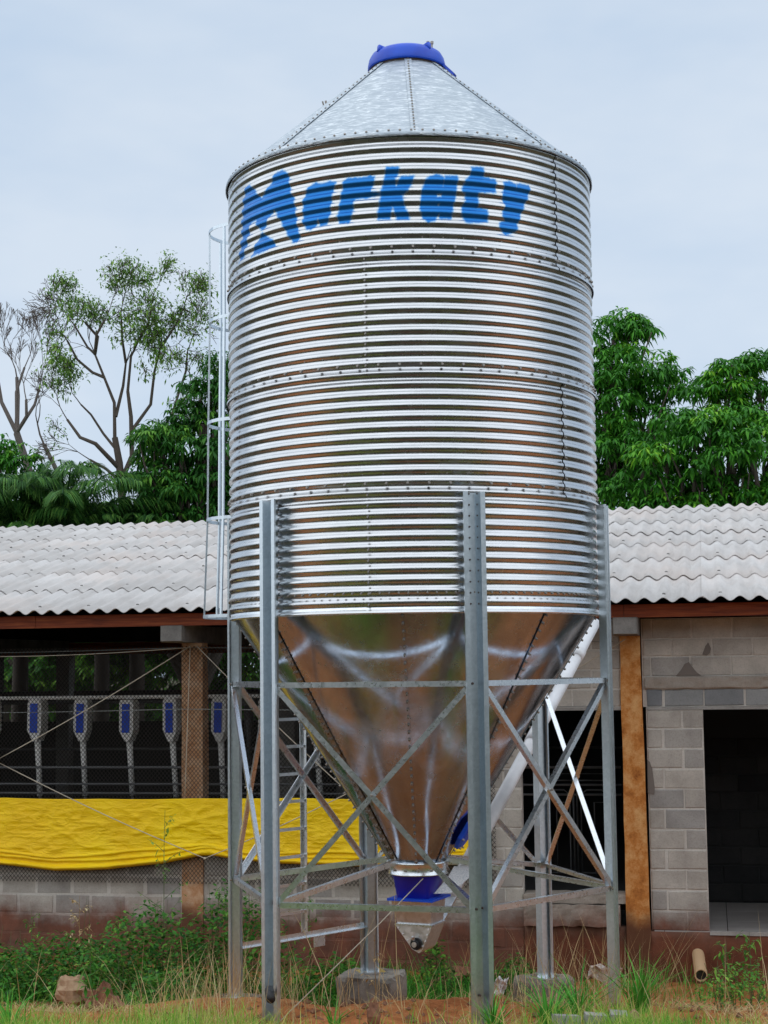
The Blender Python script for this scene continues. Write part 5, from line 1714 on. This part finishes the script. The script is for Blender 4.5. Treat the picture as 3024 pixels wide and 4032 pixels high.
# foreground sward: dense at the left, patchy in front of the silo
def dens_fg(x, y):
    patch = np.clip((vnoise(x * 1.3, y * 1.3, 91) - 0.32) * 3, 0, 1) * 0.6 + 0.4
    left = np.clip((-x - 0.5) / 0.9, 0, 1)
    mid = np.exp(-((x - 0.0) / 0.85) ** 4)
    lim = 10.2 + 0.55 * left + 0.9 * (vnoise(x * 1.6, y * 0, 92) - 0.5)
    edge = np.clip((lim - y) / 0.35, 0, 1)
    thin = np.where(y > 9.7, 0.45, 1.0)
    return patch * edge * thin * (1 - 0.95 * mid) * np.interp(y, [7.0, 8.6, 9.3], [0.10, 0.35, 1.0])
X, Y = scatter(34000, -3.2, 2.9, 7.6, 11.6, dens_fg)
n = len(X)
tuft = vnoise(X * 3.1, Y * 3.1, 93)
hg = rng.gamma(3.0, 0.035, n) * (0.6 + 1.1 * tuft) + 0.02
tn = np.clip(0.18 + 0.55 * vnoise(X * 1.7, Y * 1.7, 94) + rng.normal(0, 0.22, n), 0, 1)
blades("grass", X, Y, np.clip(hg, 0.03, 0.26), rng.uniform(0.003, 0.006, n), rng.uniform(0.1, 1.0, n), 'grass', tn, "rough green and straw coloured grass along the bottom of the picture", "grass")
X, Y = scatter(9000, -3.2, 2.9, 9.0, 12.4, lambda x, y: np.clip((vnoise(x * 1.8, y * 1.8, 97) - 0.35) * 2.2, 0.03, 1) * (1 - 0.75 * np.exp(-((x - 0.1) / 0.8) ** 4)))
n = len(X)
blades("dead_litter", X, Y, rng.uniform(0.03, 0.13, n), rng.uniform(0.003, 0.006, n), rng.uniform(0.9, 1.9, n), 'straw', rng.uniform(0.0, 0.8, n), "flattened dead grass litter matted over the soil in the foreground", "litter", curve=0.2)
# longer bleached stems
def dens_dry(x, y):
    a = np.exp(-(((x + 1.05) / 0.45) ** 2 + ((y - 10.9) / 0.8) ** 2)) * 1.2
    b = np.exp(-(((x - 1.35) / 0.6) ** 2 + ((y - 11.2) / 0.8) ** 2)) * 0.8
    c = 0.08 * np.exp(-((y - 10.2) / 0.8) ** 2)
    return np.clip(a + b + c, 0, 1)
X, Y = scatter(1500, -3.0, 3.0, 9.6, 13.4, dens_dry)
n = len(X)
blades("dry_grass", X, Y, rng.uniform(0.18, 0.62, n), rng.uniform(0.0025, 0.0045, n), rng.uniform(0.1, 0.75, n), 'straw', rng.random(n), "tangle of dry straw stems round the silo's outer legs", "grass", curve=0.6)
def dens_tall(x, y):
    b = np.exp(-(((x - 1.6) / 0.7) ** 2 + ((y - 12.2) / 1.0) ** 2))
    a = 0.6 * np.exp(-(((x + 0.6) / 0.6) ** 2 + ((y - 11.3) / 0.6) ** 2))
    return np.clip(a + b, 0, 1)
X, Y = scatter(85, -1.6, 3.0, 10.4, 14.0, dens_tall)
n = len(X)
blades("tall_dry_stems", X, Y, rng.uniform(0.55, 1.05, n), rng.uniform(0.004, 0.006, n), rng.uniform(0.1, 0.5, n), 'straw', rng.uniform(0.1, 0.9, n), "tall leaning dead grass stalks in front of the muddy wall at right", "grass", curve=0.3)
# green strip at the foot of the wall
def dens_back(x, y):
    return np.clip((vnoise(x * 1.9, y * 1.9, 96) - 0.30) * 3, 0, 1) * np.where(x < 1.0, 1, 0.25)
X, Y = scatter(9000, -4.8, 3.4, 12.9, 16.2, dens_back)
k = Y < 16.35 - 0.2 * X; X, Y = X[k], Y[k]; n = len(X)
blades("wall_foot_grass", X, Y, rng.gamma(3, 0.045, n) + 0.04, rng.uniform(0.005, 0.010, n), rng.uniform(0.2, 1.0, n), 'lush', rng.random(n), "dark green grass in the dip behind the silo legs", "grass")

# leafy ground cover against the left wall
def leaf_clump(name, cx, cy, rx, ry, hmax, nleaf, L, Wd, mat, tint0, tint1, parent=None, base=(0, 0, 0)):
    X = cx + rng.normal(size=nleaf) * rx * 0.5; Y = cy + rng.normal(size=nleaf) * ry * 0.5
    fall = np.exp(-(((X - cx) / rx) ** 2 + ((Y - cy) / ry) ** 2))
    Z = H(X, Y) + hmax * fall * rng.beta(2.2, 1.4, nleaf)
    B = np.stack([X, Y, Z], 1)
    th = rng.uniform(0, 2 * np.pi, nleaf); el = rng.uniform(-0.4, 0.8, nleaf)
    D = np.stack([np.cos(th) * np.cos(el), np.sin(th) * np.cos(el), np.sin(el)], 1)
    return leaves_mesh(name, B, D, L * rng.uniform(0.6, 1.3, nleaf), Wd * rng.uniform(0.7, 1.3, nleaf), rng.uniform(0.1, 0.9, nleaf), MAT[mat], parent, np.clip(rng.uniform(tint0, tint1, nleaf), 0, 1), base)
BUSH = [(-3.9, 14.6, .9, .8, .42, "low leafy green weeds at the left edge below the yellow tarpaulin"),
        (-2.9, 14.3, .8, .8, .38, "low leafy green weeds spreading left of the two clay clods"),
        (-2.0, 13.9, .8, .8, .60, "rank green weeds in front of the painted post"),
        (-1.30, 14.0, .6, .7, .78, "taller bush of mixed weeds just left of the leftmost silo leg"),
        (-1.65, 12.6, .5, .5, .36, "small leafy clump between the clods and the leftmost footing"),
        (-0.45, 14.6, .5, .7, .45, "green weeds seen between the silo's left legs under the ladder"),
        (0.42, 14.9, .18, .2, .62, "small bright leafed bush below the silo's outlet"),
        (0.75, 15.2, .5, .4, .18, "low creeping weeds behind the clay mound"),
        (1.15, 14.9, .25, .3, .42, "dull green weed beside the back right leg"),
        (2.35, 11.2, .35, .3, .34, "sprawling pale green weed at the bottom right edge")]
for cx, cy, rx, ry, h_, lab in BUSH:
    if cx < -1: h_ *= 1.5
    g = float(H(cx, cy)); t = thing("weed_patch", lab, "weeds", (cx, cy, g), 0, None)
    nn_ = int(2600 * rx * ry * (1.0 + h_)) + 260
    small = "sprawling" in lab
    o = leaf_clump("leaves", cx, cy, rx, ry, h_, nn_, 0.05 if small else 0.068, 0.022 if small else 0.034, 'weed', 0.35 if small else 0.0, 1.0 if (small or 'bright' in lab) else 0.72, t, (cx, cy, g)); stuff(o)
    mb = MB()
    for k in range(26):
        x = random.gauss(0, rx * 0.4); y = random.gauss(0, ry * 0.4); zz = float(H(cx + x, cy + y)) - g
        top = Vector((x + random.uniform(-.1, .1), y + random.uniform(-.1, .1), zz + h_ * random.uniform(0.4, 1.0)))
        mb.tube([(x, y, zz - 0.02), ((x + top.x) / 2 + .01, (y + top.y) / 2, (zz + top.z) / 2), tuple(top)], [0.004, 0.003, 0.0015], 4, False)
    stuff(mb.build("stems", MAT['stem'], t))

def tall_weed(x, y, h, label, nbr=9, dry=False, lean=0.03, Lf=0.055):
    g = float(H(x, y)); t = thing("tall_weed", label, "weed", (x, y, g))
    mb = MB(); P = []; n = 8
    for k in range(n + 1):
        f = k / n; P.append(Vector((lean * h * f + 0.01 * math.sin(5 * f), 0.01 * math.cos(4 * f), h * f)))
    mb.tube(P, [0.006 - 0.0045 * k / n for k in range(n + 1)], 5, False)
    B, D = [], []
    for k in range(nbr):
        f = 0.25 + 0.72 * k / nbr; p = P[int(f * n)].lerp(P[min(n, int(f * n) + 1)], f * n - int(f * n))
        th = k * 2.4 + random.uniform(-.4, .4); L = h * 0.22 * (1.15 - f) + 0.05
        d = Vector((math.cos(th), math.sin(th) * 0.6, 0.7)).normalized(); e = p + d * L
        mb.tube([p, p.lerp(e, 0.5) + Vector((0, 0, 0.01)), e], [0.0028, 0.002, 0.001], 3, False)
        for j in range(9):
            q = p.lerp(e, 0.2 + 0.8 * j / 8); B.append(tuple(q)); D.append((random.gauss(0, 1), random.gauss(0, 1), random.gauss(0.1, 0.6)))
    for j in range(int(14 * h)):
        B.append(tuple(P[0].lerp(P[-1], random.uniform(0.1, 0.95)))); D.append((random.gauss(0, 1), random.gauss(0, 1), random.gauss(0.2, 0.4)))
    mb.build("stem", MAT['straw'] if dry else MAT['stem'], t)
    B = np.array(B); D = unit(np.array(D)); m_ = len(B)
    o = leaves_mesh("leaves", B, D, Lf * rng.uniform(0.6, 1.3, m_), Lf * 0.32 * rng.uniform(0.7, 1.3, m_), rng.uniform(0.1, 0.9, m_), MAT['straw' if dry else 'weed'], t, rng.uniform(0.2, 1.0, m_)); stuff(o)
tall_weed(-1.93, 13.9, 1.65, "tallest lone weed, its top crossing the yellow tarpaulin left of the silo", 12)
tall_weed(-2.72, 14.4, 0.85, "reddish dry seeded weed against the brown wall, left of the tallest weed", 10, True)
tall_weed(-3.18, 14.6, 0.75, "upright green weed near the left of the brown wall", 9)
tall_weed(-1.55, 14.0, 1.05, "bushy weed leaning right beside the tallest weed", 12, False, 0.12)
tall_weed(-1.30, 14.2, 1.15, "dark drooping weed just left of the leftmost silo leg", 12, False, -0.05)
tall_weed(-2.25, 13.6, 0.8, "spindly weed in the middle of the green patch", 9)
tall_weed(-0.72, 14.6, 0.95, "green weed growing behind the left silo legs", 12)
tall_weed(-2.1, 11.6, 0.40, "pale young weed with broad leaves in the foreground left", 6, False, 0.02, 0.09)
tall_weed(2.32, 11.4, 0.50, "seedy pale weed at the bottom right beside the lush grass clump", 10)
tall_weed(2.5, 11.5, 0.62, "taller seedy weed nearest the right edge of the picture", 10)
tall_weed(-0.12, 12.0, 0.75, "single thin stalk between the front left leg and the dark footing", 3, True)

def clump(cx, cy, nb, hh, label, r=0.05, w=0.012):
    a = rng.uniform(0, 2 * np.pi, nb); rr = r * np.sqrt(rng.random(nb))
    o = blades("grass_clump", cx + rr * np.cos(a), cy + rr * np.sin(a), hh * rng.uniform(0.5, 1.1, nb), np.full(nb, w) * rng.uniform(0.6, 1.1, nb), rng.uniform(0.3, 1.15, nb), 'lush', rng.uniform(0.2, 1.0, nb), az=a + rng.normal(0, 0.4, nb))
    # move the origin to the clump's base
    z = float(H(cx, cy))
    o.data.transform(Matrix.Translation((-cx, -cy, -z))); o.location = (cx, cy, z)
    tag(o, label, "grass clump")
clump(1.62, 10.75, 90, 0.46, "broad bright green grass clump at the bottom right, below the drain pipe")
clump(0.95, 10.0, 60, 0.36, "lush grass clump at the foot of the rightmost silo leg")
clump(1.18, 10.35, 40, 0.50, "upright green grass clump just right of the rightmost silo leg", 0.04)
clump(0.62, 9.9, 40, 0.30, "small green clump right of the front right leg")
clump(-0.35, 10.1, 14, 0.28, "few green blades between the front legs near the bottom edge", 0.03)
clump(-2.35, 10.2, 60, 0.30, "green grass clump in the bottom left corner")

# ------------------------------------------------------------------ clods, stones, litter
def rock(name, label, cat, x, y, r, mat, sq=(1, 1, 0.7), seed=0, sink=0.3, rough=0.28):
    rnd = random.Random(seed); mb = MB(); n1, n2 = 14, 9
    V = []
    for j in range(n2 + 1):
        ph = math.pi * j / n2
        for i in range(n1):
            th = 2 * math.pi * i / n1
            d = Vector((math.sin(ph) * math.cos(th), math.sin(ph) * math.sin(th), math.cos(ph)))
            k = 1 + rough * (float(vnoise(d.x * 2 + 9 + seed, d.y * 2 + d.z * 3, 11)) - 0.5) * 2 + rnd.uniform(-.05, .05)
            V.append((d.x * r * k * sq[0], d.y * r * k * sq[1], d.z * r * k * sq[2]))
    for j in range(n2):
        for i in range(n1):
            mb.f.append((j * n1 + i, (j + 1) * n1 + i, (j + 1) * n1 + (i + 1) % n1, j * n1 + (i + 1) % n1))
    mb.v = V
    o = mb.build(name, MAT[mat], None, False, (x, y, float(H(x, y)) + r * sq[2] * (1 - sink)))
    tag(o, label, cat)
rock("clay_clod", "round tan clay clod in the weeds at left", "clod", -2.48, 12.9, 0.12, 'stone', (1.1, 1, 0.95), 1, -0.5)
rock("clay_clod", "large jagged dark clay clod right of the tan one", "clod", -2.08, 12.0, 0.15, 'clod', (1.1, 1, 0.85), 2, 0.1, 0.5)
rock("clay_clod", "dark knobbly lump standing in the middle foreground", "clod", -0.10, 9.95, 0.06, 'clod', (0.7, 0.8, 1.5), 3, 0.2, 0.4)
rock("clay_clod", "dark lump on the clay right of the middle foreground", "clod", 0.30, 10.15, 0.05, 'clod', (1.4, 1, 0.6), 4, 0.2, 0.4)
rock("clay_clod", "reddish clod heap against the wall behind the outlet", "clod", 0.72, 15.4, 0.20, 'clod', (1.5, 0.8, 0.6), 5, 0.3, 0.4)
rock("stone", "half buried grey stone in the mud below the drain pipe", "stone", 2.05, 13.4, 0.14, 'footing', (1.7, 1, 0.5), 6, 0.3)
rock("stone", "bright orange mud cake beside the front left leg", "mud", -0.62, 11.9, 0.12, 'stone', (1.7, 1, 0.3), 7, 0.2)
mb = MB()
R_ = random.Random(3)
for k in range(420):
    x = R_.uniform(-1.6, 2.6); y = R_.uniform(9.7, 12.6); r = R_.uniform(0.008, 0.032)
    z = float(H(x, y)) + r * 0.3
    o_ = len(mb.v)
    for q in ((1, 0, 0), (0, 1, 0), (-1, 0, 0), (0, -1, 0), (0, 0, 0.8), (0, 0, -0.6)):
        mb.v.append((x + q[0] * r * R_.uniform(.7, 1.3), y + q[1] * r * R_.uniform(.7, 1.3), z + q[2] * r * R_.uniform(.7, 1.2)))
    for a, b in ((0, 1), (1, 2), (2, 3), (3, 0)):
        mb.f.append((o_ + a, o_ + b, o_ + 4)); mb.f.append((o_ + b, o_ + a, o_ + 5))
tag(mb.build("soil_crumbs", MAT['clod'], None), "small red soil crumbs scattered over the clay between the legs", "soil", kind="stuff")

def paper(label, x, y, z, w, h, rot, seed, mat='paper'):
    rnd = random.Random(seed); mb = MB(); n = 7
    for j in range(n + 1):
        for i in range(n + 1):
            mb.v.append((w * (i / n - .5), rnd.uniform(-.02, .02) + 0.02 * math.sin(i * 1.3), h * (j / n - .5) + rnd.uniform(-.01, .01)))
    for j in range(n):
        for i in range(n):
            q = j * (n + 1) + i; mb.f.append((q, q + 1, q + n + 2, q + n + 1))
    o = mb.build("crumpled_paper", MAT[mat], None, False, (x, y, z), rot)
    md = o.modifiers.new("thickness", 'SOLIDIFY'); md.thickness = 0.003
    tag(o, label, "litter", "crumpled paper on the ground")
paper("crumpled white and orange paper beside the rightmost silo leg", 1.60, 12.3, 0.06, 0.24, 0.15, (0.7, 0.15, 0.1), 1)
paper("small white scrap left of the back right footing", 0.82, 12.3, -0.02, 0.10, 0.16, (0.5, 0.2, 0.3), 2, 'pvc')
# broken paving at the bottom right
for i, (x, y, w, d, h, lab) in enumerate([(1.03, 9.72, 0.15, 0.10, 0.10, "left piece of broken grey paving at the bottom edge, beside a dark gap"), (1.20, 9.72, 0.12, 0.10, 0.11, "middle piece of broken grey paving at the bottom edge"), (1.34, 9.74, 0.10, 0.10, 0.10, "right piece of broken grey paving next to the tan stone")]):
    mb = MB(); mb.box((0, 0, 0), (w, d, h), (0.1 * i - .1, 0.08, 0.15 - 0.1 * i))
    o = mb.build("paving_piece", MAT['concrete'], None, False, (x, y, float(H(x, y)) + 0.05)); tag(o, lab, "paving", "broken paving pieces")
rock("stone", "small tan stone right of the broken paving", "stone", 1.44, 9.75, 0.05, 'stone', (0.8, 0.8, 1.4), 8, 0.1)
# white pipe lying behind the front left leg
mb = MB(); mb.tube([(0, 0, 0), (0.02, -0.14, -0.03)], 0.03, 10); mb.build
tag(mb.build("black_bracket", MAT['black'], None, True, (-0.775, 10.62, 0.30)), "short black pipe clamp low on the front left silo leg", "clamp")
